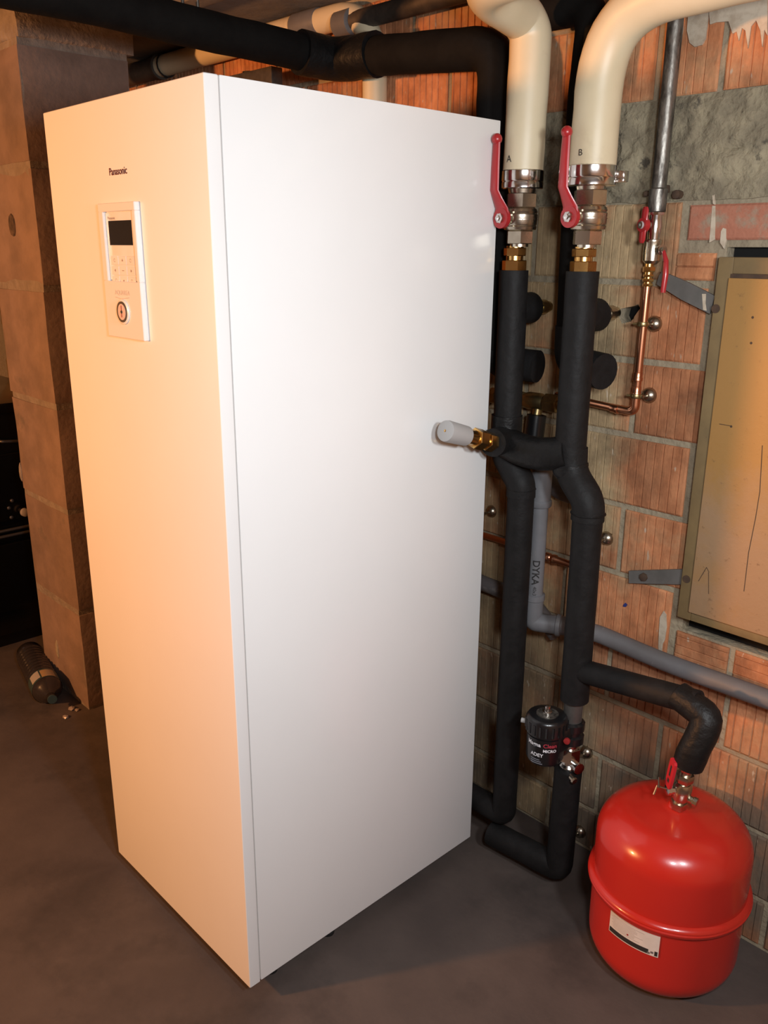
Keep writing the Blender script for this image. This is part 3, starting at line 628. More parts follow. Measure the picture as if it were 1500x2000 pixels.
# ------------------------------------------------------------------ black insulated risers
zt_link = ap(985, 855).z
tA2 = thing('insulated_riser', 'black insulated riser beside the cabinet, from valve A down to the floor', 'pipe', (XA2, YP, 0))
xl = ap(1010, 1100).x; zl0, zl1 = ap(990, 885).z, ap(1018, 945).z
tubeo('upper_sleeve', [(XA2, YP, za2), (XA2+0.002, YP, zt_link-0.03)], 0.0325, M_foam, tA2, 0, 24, 6, 0.03, 0.03)
tubeo('tee_sleeve', [(XA2, YP, zt_link+0.055), (XA2, YP, zl0-0.005)], 0.0365, M_tape, tA2, 0, 24, 6, 0.03, 0.02)
tubeo('offset_sleeve', [(XA2, YP, zl0+0.03), (XA2+0.001, YP, zl0-0.005), (xl, YP, zl1), (xl, YP, zl1-0.03)], 0.034, M_foam, tA2, 0.03, 24, 6, 0.03)
zb0 = 0.128
tubeo('lower_sleeve', [(xl, YP, zl1+0.005), (xl+0.002, YP, zb0), (0.30, YP, zb0-0.002)], 0.0318, M_foam, tA2, 0.02, 24, 5, 0.025, 0.04)
for z in (zl0+0.012, zl1-0.012): latheo('sleeve_joint', (XA2 if z > zl1 else xl, YP, z), (0, 0, 1), [(0, 0.0335), (0.0015, 0.0352), (0.004, 0.0335)], M_tape, tA2, 24)
tB2 = thing('insulated_riser', 'black insulated riser farther from the cabinet, from valve B down to the filter', 'pipe', (XB2, YP, 0.5))
xr = ap(1148, 1010).x; zr0, zr1 = ap(1118, 915).z, ap(1148, 985).z; zr2 = ap(1122, 1366).z
tubeo('upper_sleeve', [(XB2, YP, zb2), (XB2+0.001, YP, zr0)], 0.0345, M_foam, tB2, 0, 24, 6, 0.03, 0.03)
bm = bmesh.new(); bmesh.ops.create_uvsphere(bm, u_segments=24, v_segments=12, radius=0.036, matrix=Matrix.Translation((XB2, YP, zr0-0.004)) @ Matrix.Diagonal((1, 1, 0.75, 1))); fin(bm, 'rounded_sleeve_end', M_tape, tB2, 80)
tubeo('offset_sleeve', [(XB2, YP+0.004, zr0+0.045), (XB2+0.004, YP+0.004, zr0-0.010), (xr, YP, zr1+0.005), (xr, YP, zr1-0.035)], 0.0365, M_foam, tB2, 0.03, 24, 6, 0.06, 0.012)
tubeo('sleeve_joint', [(XB2+0.004, YP+0.002, zr0+0.006), (XB2+0.0055, YP+0.002, zr0+0.000)], 0.0385, M_tape, tB2, 0, 24)
latheo('sleeve_joint', (xr, YP, zr1-0.022), (0, 0, 1), [(0, 0.037), (0.002, 0.0395), (0.005, 0.037)], M_tape, tB2, 24)
tubeo('lower_sleeve', [(xr, YP, zr1), (xr+0.003, YP, zr2)], 0.0335, M_foam, tB2, 0, 24, 6, 0.03, 0.03)
tag(tubeo('insulated_link_pipe', [(XA2+0.006, YP-0.012, zt_link-0.006), (XA2+0.07, YP-0.022, zt_link-0.016), (XB2-0.05, YP-0.022, zt_link-0.014), (XB2, YP-0.008, zt_link-0.002)], 0.0375, M_tape, None, 0.05, 24, 9), 'thick black sleeve bridging the two insulated risers', 'pipe')

# safety valve stub pointing at the viewer's left
s0 = V((XA2+0.030, YP-0.083, zt_link+0.006)); e0 = ax(872, 842, 0.650); sdir = (e0-s0).normalized(); LN = (e0-s0).length
t = thing('brass_drain_valve', 'brass drain valve with grey cap sticking out in front of the white cabinet side', 'valve', s0)
tubeo('stub_sleeve', [(XA2+0.012, YP-0.02, zt_link), (XA2+0.030, YP-0.085, zt_link+0.006)], 0.032, M_foam, t, 0, 24)
bm = bmesh.new(); lathe(bm, s0, sdir, [(-0.02, 0.014), (LN*0.6, 0.014)], 20); hexring(bm, s0, sdir, LN*0.02, LN*0.18, 0.022); hexring(bm, s0, sdir, LN*0.24, LN*0.42, 0.024); lathe(bm, s0, sdir, [(LN*0.42, 0.018), (LN*0.5, 0.0165), (LN*0.62, 0.0165)], 20); fin(bm, 'valve_body', M_brass, t, 30)
latheo('grey_cap', s0, sdir, [(LN*0.60, 0.018), (LN*0.61, 0.022), (LN*0.98, 0.0235), (LN*1.02, 0.0225), (LN*1.03, 0.018)], M_cap, t, 28, 50)
latheo('cap_rivet', s0+sdir*LN*1.03, sdir, [(0, 0.003), (0.001, 0.0015)], M_brass, t, 10)

# ------------------------------------------------------------------ grey drain pipes
YD = 0.83
p0, p1, p2, p3 = ay(1063, 900, YD), ay(1055, 985, YD), ay(1042, 1165, YD), ay(1040, 1212, YD)
xd = p1.x
t = thing('grey_drain_pipe', 'grey plastic drain pipe standing between the two black risers', 'pipe', (xd, YD, p3.z))
tubeo('tapered_socket', [(xd-0.004, YD, p0.z+0.03), (xd, YD, p0.z-0.02), (xd, YD, p1.z+0.003)], 0.0245, M_pvc, t, 0.02, 24)
latheo('neck_ring', (xd-0.002, YD, p0.z+0.012), (0, 0, 1), [(0, 0.031), (0.03, 0.033), (0.034, 0.03)], M_pvc, t, 28)
latheo('socket_bead', (xd, YD, p1.z-0.004), (0, 0, 1), [(0, 0.0255), (0.003, 0.0275), (0.014, 0.0275), (0.017, 0.025)], M_pvc, t, 28)
latheo('pipe', (xd, YD, p2.z-0.01), (0, 0, 1), [(0, 0.0202), (p1.z-p2.z+0.02, 0.0202)], M_pvc, t, 28)
zc = ay(1040, 1205, YD).z
latheo('lower_socket', (xd, YD, zc+0.005), (0, 0, 1), [(0, 0.0235), (p2.z-zc-0.012, 0.0235), (p2.z-zc-0.010, 0.0262), (p2.z-zc+0.003, 0.0262), (p2.z-zc+0.005, 0.023)], M_pvc, t, 28)
zh = zc-0.012
tubeo('elbow', [(xd, YD, zc+0.012), (xd, YD, zh), (xd+0.075, YD+0.035, zh+0.002)], 0.0238, M_pvc, t, 0.026, 24, 8)
latheo('elbow_bead', V((xd+0.052, YD+0.025, zh+0.001)), (0.9, 0.42, 0), [(0, 0.024), (0.002, 0.0275), (0.012, 0.0275), (0.014, 0.024)], M_pvc, t, 28)
fd_ = math.atan2(CAM.y-YD, CAM.x-xd)
zt_ = (ay(1047, 1113, YD)).z
text_wrap('DYKA', 0.0240, (xd, YD, 0), 0.0204, fd_-0.05, zt_, M_ink, t, 'lettering', True, 0.0005)
text_wrap('40x3.0', 0.0120, (xd, YD, 0), 0.0204, fd_-0.05, zt_-0.053, M_ink, t, 'lettering', True)
w0 = ay(1085, 1222, 0.905); w1 = ay(1500, 1366, 0.905)
t = thing('wall_drain_pipe', 'long grey drain pipe running along the brick wall below the ochre hatch', 'pipe', w0)
tubeo('pipe_run', [(xd+0.062, YD+0.030, zh), (xd+0.13, 0.90, zh-0.004), (1.0, 0.912, (w0.z+w1.z)/2), (XR-0.02, 0.915, w1.z+0.01)], 0.0215, M_pvcold, t, 0.06, 22, 8)
tag(tubeo('wall_drain_offcut', [(-0.2, 0.915, zh+0.035), (xl-0.05, 0.915, zh+0.005), (xl+0.04, 0.90, zh-0.05)], 0.0215, M_pvcold, None, 0.03, 20), 'grey drain pipe coming from behind the cabinet at the back of the left riser', 'pipe')
zg = ay(1090, 960, 0.92).z
tag(tubeo('buried_drain_bend', [(xd-0.06, 0.955, zg+0.012), (xd-0.01, 0.915, zg+0.004), (xd+0.085, 0.918, zg-0.002)], 0.0225, M_pvcold, None, 0.05, 20), 'short green-grey pipe bend at the wall behind the right riser', 'pipe')

# ------------------------------------------------------------------ stubs with brass tails coming out of the wall
for i, (px, py, bx, by, lab) in enumerate(((1035, 602, 1072, 600, 'black insulated stub with brass tail behind the riser below valve A'), (1165, 618, 1205, 612, 'black insulated stub with brass tail behind the riser below valve B'))):
    q = ay(px, py, 0.85); e = ay(bx, by, 0.93)
    t = thing('insulated_stub', lab, 'pipe', q, 'insulated wall stubs'); dr = (V((e.x, 0.955, e.z))-V((q.x, 0.83, q.z))).normalized()
    q = V((q.x-0.015, 0.81, q.z))
    latheo('sleeve', q, dr, [(0, 0.020), (0.002, 0.034), (0.065, 0.036), (0.067, 0.02)], M_foam, t, 24, 60)
    bm = bmesh.new(); lathe(bm, q, dr, [(0.06, 0.013), (0.14, 0.013)], 18); hexring(bm, q, dr, 0.069, 0.092, 0.021); lathe(bm, q, dr, [(0.1, 0.0175), (0.122, 0.0175)], 18); fin(bm, 'brass_tail', M_oldbrass if i == 0 else M_nickel, t, 30)
# a broken-out hole in the masonry behind the second stub
hp = [ay(*p, YW) for p in ((1212, 603), (1236, 598), (1246, 594), (1250, 602), (1240, 616), (1232, 628), (1214, 632), (1208, 618))]
bm = bmesh.new(); f = [bm.verts.new((p.x, YW-0.05, p.z)) for p in hp]; b = [bm.verts.new((p.x, YW+0.13, p.z)) for p in hp]
bm.faces.new(f); bm.faces.new(b[::-1])
for i in range(8): bm.faces.new((f[i], f[(i+1) % 8], b[(i+1) % 8], b[i]))
cut = fin(bm, 'cutter', None, None, 0)
hx0, hx1, hz0, hz1 = min(p.x for p in hp), max(p.x for p in hp), min(p.z for p in hp), max(p.z for p in hp)
for o in [wall]+[c for c in wall.children if c.name.startswith('brick') and abs(c.location.x-(hx0+hx1)/2) < c.dimensions.x/2+0.03 and abs(c.location.z-(hz0+hz1)/2) < c.dimensions.z/2+0.03]:
    md = o.modifiers.new('hole', 'BOOLEAN'); md.object = cut; md.solver = 'EXACT'; md.use_self = True
    bpy.context.view_layer.update(); me = bpy.data.meshes.new_from_object(o.evaluated_get(bpy.context.evaluated_depsgraph_get()))
    o.modifiers.clear()
    if len(me.polygons): o.data = me
bpy.data.objects.remove(cut)
boxo('cavity_shade_box', (hx0-0.01, YW+0.045, hz0-0.01), (hx1+0.01, YW+0.14, hz1+0.01), M_cavityshade, wall)  # black box inside the broken hole, its colour replaces the inner shade

# ------------------------------------------------------------------ thin steel + copper line
YS = 0.915
s_top, s_bot = ay(1322, 15, YS), ay(1283, 405, YS); xs_ = s_bot.x
t = thing('steel_water_pipe', 'old galvanised steel water pipe on the wall above the small red tap', 'pipe', s_bot)
tubeo('pipe', [(xs_, YS, s_bot.z), (xs_+0.004, YS, ZC-0.02)], 0.0155, M_steel, t, 0, 18, 6, 0.03, 0.04)
latheo('coupling', (xs_, YS, s_bot.z-0.01), (0, 0, 1), [(0, 0.017), (0.002, 0.019), (0.045, 0.019), (0.048, 0.016)], M_steel, t, 20)
boxo('wall_bracket', (xs_-0.004, YS, s_bot.z+0.03), (xs_+0.006, YW+0.01, s_bot.z+0.045), M_rust, t, 0.001)
latheo('bracket_bolt', (xs_+0.03, YW-0.02, s_bot.z+0.025), (0, 1, 0), [(0, 0.004), (0.002, 0.009), (0.03, 0.009)], M_rust, t, 8)
latheo('bracket_screw', (xs_-0.03, YS, s_bot.z+0.028), (1, 0, 0), [(0, 0.006), (0.006, 0.006), (0.007, 0.003), (0.03, 0.003)], M_rust, t, 8)
zv = ay(1275, 442, YS).z; zv2 = ay(1273, 490, YS).z; zv3 = ay(1268, 520, YS).z; zv4 = ay(1265, 560, YS).z
xc = ay(1262, 565, YS).x
t = thing('butterfly_tap', 'small nickel tap with a red butterfly handle on the thin wall pipe', 'valve', (xs_, YS, zv))
bm = bmesh.new(); lathe(bm, (xs_, YS, zv), (0, 0, 1), [(-0.04, 0.013), (-0.015, 0.0145), (0, 0.0165), (0.015, 0.0145), (0.03, 0.013), (0.045, 0.012)], 20); hexring(bm, (xs_, YS, zv), (0, 0, 1), 0.022, 0.042, 0.0165); hexring(bm, (xs_, YS, zv), (0, 0, 1), -0.045, -0.032, 0.0175); fin(bm, 'tap_body', M_chrome, t, 30)
hd = V((-0.35, -0.94, 0)); hc = V((xs_, YS, zv+0.002))+hd*0.030
latheo('spindle', V((xs_, YS, zv+0.002)), hd, [(0, 0.007), (0.04, 0.007)], M_nickel, t, 12)
bm = bmesh.new()
for s in (1, -1):
    lathe(bm, hc, V((0.05*s, 0, s)), [(0.0, 0.011), (0.012, 0.010), (0.03, 0.0095), (0.036, 0.006)], 14)
for v in bm.verts: q = v.co-hc; k = q.dot(hd); v.co -= hd*k*0.55
lathe(bm, hc-hd*0.006, hd, [(0, 0.014), (0.012, 0.014)], 20)
fin(bm, 'butterfly_handle', M_redlever, t, 45)
latheo('handle_screw', hc+hd*0.006, hd, [(0, 0.008), (0.003, 0.007), (0.004, 0.002)], M_cap, t, 14)
t = thing('check_valve', 'nickel check valve with a hanging red lever above the copper pipe', 'valve', (xs_, YS, zv2))
bm = bmesh.new(); lathe(bm, (xs_-0.001, YS, zv2), (0, 0, 1), [(-0.026, 0.013), (-0.02, 0.0185), (0.0, 0.0195), (0.014, 0.0185), (0.017, 0.0195), (0.022, 0.0195), (0.024, 0.013), (0.032, 0.013)], 24); fin(bm, 'valve_body', M_nickel, t, 30)
sp = V((xs_+0.016, YS-0.008, zv2+0.002))
latheo('side_boss', sp, (1, -0.5, 0), [(0, 0.008), (0.012, 0.008), (0.013, 0.011), (0.017, 0.011)], M_nickel, t, 16)
latheo('lever_nut', sp+V((0.016, -0.008, 0)), (1, -0.5, 0), [(0, 0.006), (0.007, 0.006)], M_clear, t, 6)
lv = [sp+V((0.018, -0.010, 0)), sp+V((0.030, -0.016, -0.022)), sp+V((0.033, -0.018, -0.05)), sp+V((0.031, -0.018, -0.085))]
tubeo('lever', lv, [0.0035, 0.0055, 0.0062, 0.0055], M_redlever, t, 0, 12)
t = thing('brass_coupling', 'stepped brass coupling joining the check valve to the copper pipe', 'pipe fitting', (xc, YS, zv4))
bm = bmesh.new(); h = zv3-zv4; lathe(bm, (xc+0.002, YS, zv4), (0, 0, 1), [(0, 0.0095), (h+0.02, 0.0095)], 18)
for a, b, r in ((0.02, 0.16, 0.0115), (0.24, 0.40, 0.0125), (0.48, 0.60, 0.0115), (0.72, 0.98, 0.0135)): hexring(bm, (xc+0.002, YS, zv4), (0, 0, 1), h*a, h*b, r)
fin(bm, 'coupling_body', M_brass, t, 30)
zq = ay(1225, 803, YS).z
t = thing('copper_pipe', 'bright copper pipe dropping beside the hatch and elbowing left to the brass tee', 'pipe', (xc, YS, zq))
xt = ay(1085, 790, YS).x
tubeo('pipe', [(xc+0.002, YS, zv4+0.01), (xc, YS, zq), (xt, YS, zq+0.012)], 0.0085, M_copper, t, 0.028, 18, 9)
zz = ay(1248, 745, YS).z
for (pp, dr) in (((xc, YS, zz+0.0), (0, 0, 1)), ((xc, YS, zz-0.032), (0, 0, 1)), ((xc-0.04, YS, zq+0.0005), (-1, 0, 0.08)), ((xc-0.14, YS, zq+0.008), (-1, 0, 0.08))):
    latheo('solder_ring', pp, dr, [(0, 0.0088), (0.001, 0.0105), (0.007, 0.0108), (0.009, 0.0096), (0.020, 0.0096), (0.021, 0.0086)], M_copper, t, 18)
tubeo('elbow_sleeve', [(xc, YS, zq+0.034), (xc, YS, zq), (xc-0.036, YS, zq+0.002)], 0.0098, M_copper, t, 0.03, 18, 9)
def clip(px, py, lab, pipe=None):
    q = ay(px, py, 0.94); t = thing('pipe_clip', lab, 'pipe clip', (q.x, 0.94, q.z), 'round pipe clip rosettes on the brick wall')
    latheo('rosette', (q.x, YW+0.004, q.z), (0, -1, 0), [(0, 0.0175), (0.006, 0.0178), (0.013, 0.014), (0.017, 0.008), (0.018, 0.005)], M_clear, t, 24, 60)
    latheo('screw_rod', (q.x, YW-0.005, q.z), (0, -1, 0), [(0, 0.0035), (0.03, 0.0035)], M_clear, t, 10)
    if pipe is not None:
        latheo('clip_ring', (pipe[0], pipe[1], q.z-0.004), (0, 0, 1), [(0, 0.0115), (0.001, 0.0122), (0.009, 0.0122), (0.01, 0.0115)], M_oldbrass, t, 20)
        tubeo('clip_ear', [(pipe[0]-0.022, pipe[1]-0.004, q.z), (q.x, YW-0.03, q.z)], 0.003, M_oldbrass, t, 0, 8)
clip(1274, 633, 'round pipe clip on the copper pipe below the grey strap', (xc, YS))
clip(1264, 773, 'round pipe clip above the copper elbow', (xc, YS))
clip(956, 1000, 'round pipe clip close to the white cabinet edge')
clip(1181, 1053, 'round pipe clip peeking out right of the black riser')
clip(1129, 1627, 'round pipe clip just above the floor left of the red vessel')
clip(1141, 1472, 'round pipe clip behind the filter shut-off valve')
# brass tee assembly at the wall
q0, q1 = ay(958, 772, 0.90), ay(1092, 790, 0.905)
t = thing('brass_tee', 'tarnished brass tee and strainer between the two black risers', 'pipe fitting', q0)
dr = (q1-q0).normalized(); LN = (q1-q0).length
bm = bmesh.new(); lathe(bm, q0-dr*0.05, dr, [(0, 0.0135), (LN+0.06, 0.0135)], 20)
hexring(bm, q0, dr, LN*0.02, LN*0.12, 0.022); hexring(bm, q0, dr, LN*0.40, LN*0.52, 0.021); lathe(bm, q0, dr, [(LN*0.52, 0.018), (LN*0.58, 0.0215), (LN*0.74, 0.0215), (LN*0.80, 0.018)], 24); hexring(bm, q0, dr, LN*0.82, LN*1.0, 0.024)
bx_ = q0+dr*LN*0.72; lathe(bm, bx_, (0, -0.2, -1), [(0.0, 0.012), (0.045, 0.012)], 16)
fin(bm, 'tee_body', M_oldbrass, t, 30)
latheo('black_cup', bx_+V((0, -0.006, -0.030)), (0, -0.1, -1), [(0, 0.016), (0.002, 0.024), (0.06, 0.024), (0.063, 0.015)], M_black, t, 20)
# short copper pieces lower down
q0, q1 = ay(945, 1046, 0.925), ay(1000, 1062, 0.925)
tag(tubeo('copper_offcut', [q0-V((0.15, 0, 0)), q1], 0.0085, M_copper, None, 0, 16), 'thin copper pipe emerging between the cabinet and the left riser', 'pipe')
q0, q1 = ay(1064, 1086, 0.91), ay(1125, 1106, 0.91)
t = thing('copper_reducer', 'short copper reducer with raised rings between drain pipe and right riser', 'pipe fitting', q0); dr = (q1-q0).normalized(); LN = (q1-q0).length
latheo('reducer_body', q0-dr*0.03, dr, [(0, 0.0085), (0.03, 0.0085), (0.034, 0.0115), (0.046, 0.0115), (0.05, 0.0085), (0.055, 0.012), (0.064, 0.012), (0.068, 0.009), (LN+0.02, 0.0085)], M_copper, t, 20, 50)

# ------------------------------------------------------------------ magnetic filter and lower B leg
XF = xr+0.002
tag(latheo('steel_nipple', (XF, YP, zr2-0.058), (0, 0, 1), [(0, 0.021), (0.004, 0.0225), (0.054, 0.0225), (0.07, 0.021)], mat('dull_zinc', (0.16, 0.15, 0.14), (0.12, 0.115, 0.105), rough=0.5, metal=0.6, scale=30), None, 22), 'dull zinc nipple between the right riser and the filter', 'pipe fitting')
zf1 = zr2-0.05
f = thing('magnetic_filter', 'black cylindrical magnetic filter hanging left of the lower right riser', 'filter', (XF-0.06, 0.72, 0.36))
YFi = 0.715; fc = ay(1066, 1440, YFi); R = 0.0475
zt2 = ay(1066, 1392, YFi-0.0).z; zb3 = ay(1062, 1492, YFi-0.02).z
H = zt2-zb3
bm = bmesh.new(); lathe(bm, (fc.x, YFi, zb3), (0, 0, 1), [(0, 0.030), (0.003, 0.040), (0.012, R-0.003), (H*0.60, R-0.002), (H*0.605, R-0.005), (H*0.63, R-0.005)], 40); can = fin(bm, 'canister', M_black, f, 40)
bm = bmesh.new(); lathe(bm, (fc.x, YFi, zb3), (0, 0, 1), [(H*0.63, R-0.003), (H*0.64, R), (H*0.93, R+0.001), (H*0.985, R-0.003), (H, R-0.008)], 40)
for k in range(20):
    a = 2*math.pi*k/20; box(bm, V((fc.x+math.cos(a)*R-0.0025, YFi+math.sin(a)*R-0.0025, zb3+H*0.68)), V((fc.x+math.cos(a)*R+0.0025, YFi+math.sin(a)*R+0.0025, zb3+H*0.90)))
cp = fin(bm, 'screw_cap', M_black, f, 40)
latheo('cap_well', (fc.x, YFi, zt2-0.001), (0, 0, 1), [(0, 0.026), (0.003, 0.026), (0.003, 0.0235), (0.0015, 0.0235)], M_steel, f, 36)
latheo('bleed_screw', (fc.x, YFi, zt2), (0, 0, 1), [(0, 0.011), (0.006, 0.011), (0.007, 0.0075), (0.02, 0.007), (0.021, 0.004)], M_chrome, f, 20)
latheo('side_nub', (fc.x-0.04, YFi-0.02, zt2-0.03), (-0.9, -0.4, 0), [(0, 0.006), (0.016, 0.006)], M_cap, f, 12)
ff = math.atan2(CAM.y-YFi, CAM.x-fc.x); zl = zb3+H*0.5
text_wrap('Magna', 0.0140, (fc.x, YFi, 0), R-0.0022, ff-0.62, zl, M_wtext, f, bold=0.0003)
text_wrap('Clean', 0.0140, (fc.x, YFi, 0), R-0.0022, ff+0.26, zl, M_rtext, f, bold=0.0003)
text_wrap('MICRO', 0.0100, (fc.x, YFi, 0), R-0.0022, ff+0.25, zl-0.0135, M_wtext, f, bold=0.0003)
text_wrap('ADEY', 0.0125, (fc.x, YFi, 0), R-0.0022, ff-0.42, zl-0.027, M_wtext, f, bold=0.0003)
for k in range(3):
    bm = bmesh.new(); cylpatch(bm, (fc.x, YFi), R-0.0018, ff-0.75, ff-0.25+0.08*k, zl-0.040-k*0.005, zl-0.0388-k*0.005, 8); fin(bm, 'small_print', mat('dim_print', (0.22, 0.22, 0.25), rough=0.5), f, 0)
bm = bmesh.new(); box(bm, (fc.x+0.02, YFi-0.012, zt2-0.085), (XF+0.015, YP+0.02, zt2-0.028), 0.008); fin(bm, 'inlet_block', M_black, f)
latheo('lock_collar', (XF, YP, zf1-0.065), (0, 0, 1), [(0, 0.026), (0.004, 0.031), (0.022, 0.031), (0.026, 0.025), (0.034, 0.025), (0.038, 0.031), (0.056, 0.031), (0.06, 0.026)], M_black, f, 14)
m0 = ay(1102, 1450, YFi-0.02)
latheo('red_marker', (m0.x, YFi-0.008, m0.z), (0.35, -1, 0), [(0, 0.0075), (0.006, 0.0075), (0.007, 0.005)], M_redflat, f, 16)
latheo('silver_clip', (XF-0.012, YP-0.028, zf1-0.012), (0, 0, 1), [(0, 0.003), (0.008, 0.006), (0.012, 0.0065)], M_chrome, f, 12)
zs0 = ay(1108, 1497, YP).z; zs1 = ay(1110, 1462, YP).z
t = thing('shut_off_valve', 'chromed shut-off valve below the filter with a small side knob', 'valve', (XF, YP, zs0))
bm = bmesh.new(); lathe(bm, (XF, YP, zs0-0.01), (0, 0, 1), [(0, 0.018), (0.012, 0.0235), (0.018, 0.0235), (0.024, 0.019), (zs1-zs0+0.03, 0.019)], 24); hexring(bm, (XF, YP, zs0), (0, 0, 1), 0.022, zs1-zs0+0.008, 0.026); lathe(bm, (XF, YP, zs0+0.02), (0.8, -0.3, 0), [(0, 0.011), (0.034, 0.011), (0.036, 0.014), (0.042, 0.014), (0.043, 0.006)], 16); fin(bm, 'valve_body', M_chrome, t, 30)
tubeo('wire_clip', [(XF-0.025, YP-0.015, zs0-0.004), (XF-0.035, YP-0.01, zs0-0.012), (XF-0.02, YP+0.02, zs0-0.012)], 0.0022, M_chrome, t, 0.005, 8)
latheo('drain_tip', (XF+0.018, YP-0.02, zs0-0.006), (1, -0.3, -0.25), [(0, 0.006), (0.014, 0.006), (0.015, 0.009), (0.02, 0.008)], M_nickel, t, 12)
zlow = 0.066
tag(tubeo('insulated_lower_leg', [(XF, YP, zs0-0.002), (XF-0.004, YP, zlow), (xl-0.025, YP-0.012, zlow-0.006)], 0.0335, M_foam, None, 0.018, 24, 4, 0.03, 0.03), 'black insulated pipe leg rising from the floor to the filter', 'pipe')

# ------------------------------------------------------------------ branch to the red vessel
RV = 0.1755; VX, VY, VZ = 1.141, 0.7615, 0.222
zT = ap(1140, 1312).z; e1 = ay(1385, 1398, 0.755); e2 = ay(1347, 1478, 0.735)
t = thing('insulated_branch_pipe', 'black insulated branch pipe leading from the right riser over to the red vessel', 'pipe', (XF+0.1, YP, zT))
tubeo('horizontal_sleeve', [(XF+0.012, YP, zT), (e1.x-0.03, YP-0.004, e1.z+0.012)], 0.0275, M_foam, t, 0, 22, 6, 0.02, 0.04)
tubeo('elbow_sleeve', [(e1.x-0.075, YP-0.003, e1.z+0.011), (e1.x+0.003, 0.757, e1.z-0.004), (e2.x+0.006, e2.y, e2.z+0.02), (e2.x-0.001, e2.y, e2.z-0.018)], 0.0315, M_tape, t, [0.03, 0.03], 22, 5, 0.10, 0.012)
# valve on top of the vessel
vb = V((VX+0.006, VY-0.010, 0.412)); vt = V((e2.x-0.001, e2.y, e2.z-0.016)); dr = (vt-vb).normalized(); LN = (vt-vb).length
t = thing('vessel_service_valve', 'chromed service valve with a red tag lever on top of the red vessel', 'valve', vb)
bm = bmesh.new(); lathe(bm, vb, dr, [(0, 0.0125), (LN, 0.0125)], 18); hexring(bm, vb, dr, LN*0.02, LN*0.16, 0.0175); lathe(bm, vb, dr, [(LN*0.2, 0.014), (LN*0.27, 0.0195), (LN*0.40, 0.0205), (LN*0.52, 0.0195), (LN*0.58, 0.015)], 24); hexring(bm, vb, dr, LN*0.62, LN*0.78, 0.0185); hexring(bm, vb, dr, LN*0.86, LN*1.0, 0.0165); fin(bm, 'valve_body', M_nickel, t, 30)
side = V((-0.62, -0.78, 0.05)).normalized(); c = vb+dr*LN*0.42
latheo('gland_nut', c, side, [(0, 0.010), (0.026, 0.010), (0.027, 0.0125), (0.034, 0.0125), (0.035, 0.006)], M_chrome, t, 8)
bm = bmesh.new(); cc = c+side*0.033; lu = (dr+V((0.02, 0, 0.1))).normalized(); lw = side.cross(lu).normalized()
vs = []
for k, (a, hw) in enumerate(((0.008, 0.008), (0.016, 0.0115), (0.05, 0.0125), (0.078, 0.0115), (0.083, 0.008))): vs.append([bm.verts.new(cc+lu*a+lw*hw*s+side*q) for s, q in ((-1, -0.003), (1, -0.003), (1, 0.003), (-1, 0.003))])
for i in range(4):
    for j in range(4): bm.faces.new((vs[i][j], vs[i][(j+1) % 4], vs[i+1][(j+1) % 4], vs[i+1][j]))
bm.faces.new(vs[0]); bm.faces.new(vs[-1])
lev = fin(bm, 'red_lever', mat('bright_red', (0.52, 0.02, 0.03), rough=0.35), t, 30)
bm = bmesh.new()
for a0, a1, hw in ((0.040, 0.068, 0.0028), (0.022, 0.032, 0.0038)):
    f4 = [bm.verts.new(cc+lu*a+lw*s+side*0.0034) for a, s in ((a0, -hw), (a0, hw), (a1, hw), (a1, -hw))]; bm.faces.new(f4)
fin(bm, 'lever_print', M_ink, lev, 0)
tubeo('wire_seal', [c+side*0.03, c+side*0.055+lw*0.004+V((0, 0, 0.006)), c+side*0.062-V((0, 0, 0.012))], 0.0022, M_clear, t, 0, 8)
tubeo('wire_seal', [c+side*0.052+V((0, 0, 0.005)), c+side*0.048+V((-0.006, 0, 0.028))], 0.0022, M_clear, t, 0, 8)
latheo('drain_nub', vb+dr*LN*0.30, V((0.9, 0.1, -0.1)), [(0, 0.008), (0.026, 0.008), (0.028, 0.0105), (0.036, 0.0105)], M_nickel, t, 10)

# ------------------------------------------------------------------ red expansion vessel
ev = thing('expansion_vessel', 'glossy red round expansion vessel standing on the floor by the wall', 'expansion vessel', (VX, VY, 0))
Rb = RV-0.011
def dome(z0, z1, R, r_c, n=12, flip=False):
    pr = [(z0, R)] + [(z1-r_c+r_c*math.sin(k*math.pi/2/n), R-r_c+r_c*math.cos(k*math.pi/2/n)) for k in range(n+1)]
    return pr
up = [(VZ-0.004, Rb), (VZ+0.03, Rb)] + [(VZ+0.102+0.076*math.sin(k*math.pi/2/14), (Rb-0.080)+0.080*math.cos(k*math.pi/2/14)) for k in range(15)]
zt5 = VZ+0.178
up += [(zt5+0.006, 0.055), (zt5+0.009, 0.035), (zt5+0.0105, 0.022), (zt5+0.013, 0.0195), (zt5+0.020, 0.018)]
latheo('upper_shell', (VX, VY, 0), (0, 0, 1), up, M_red, ev, 72, 60)
lo = [(0.004, 0.05), (0.004, 0.085)] + [(0.078-0.070*math.cos(k*math.pi/2/12), (Rb-0.072)+0.070*math.sin(k*math.pi/2/12)) for k in range(13)] + [(VZ-0.02, Rb-0.001), (VZ+0.004, Rb)]
latheo('lower_shell', (VX, VY, 0), (0, 0, 1), lo, M_red, ev, 72, 60)
latheo('clamp_flange', (VX, VY, VZ-0.012), (0, 0, 1), [(0, Rb-0.001), (0.001, RV-0.003), (0.004, RV), (0.010, RV+0.0005), (0.0125, RV-0.0035), (0.015, RV-0.0005), (0.020, RV-0.002), (0.025, Rb-0.001)], M_red, ev, 72, 60)
latheo('base_ring', (VX, VY, 0), (0, 0, 1), [(0, 0.088), (0, 0.094), (0.012, 0.092), (0.012, 0.08)], M_red, ev, 48)
la, lb = None, None
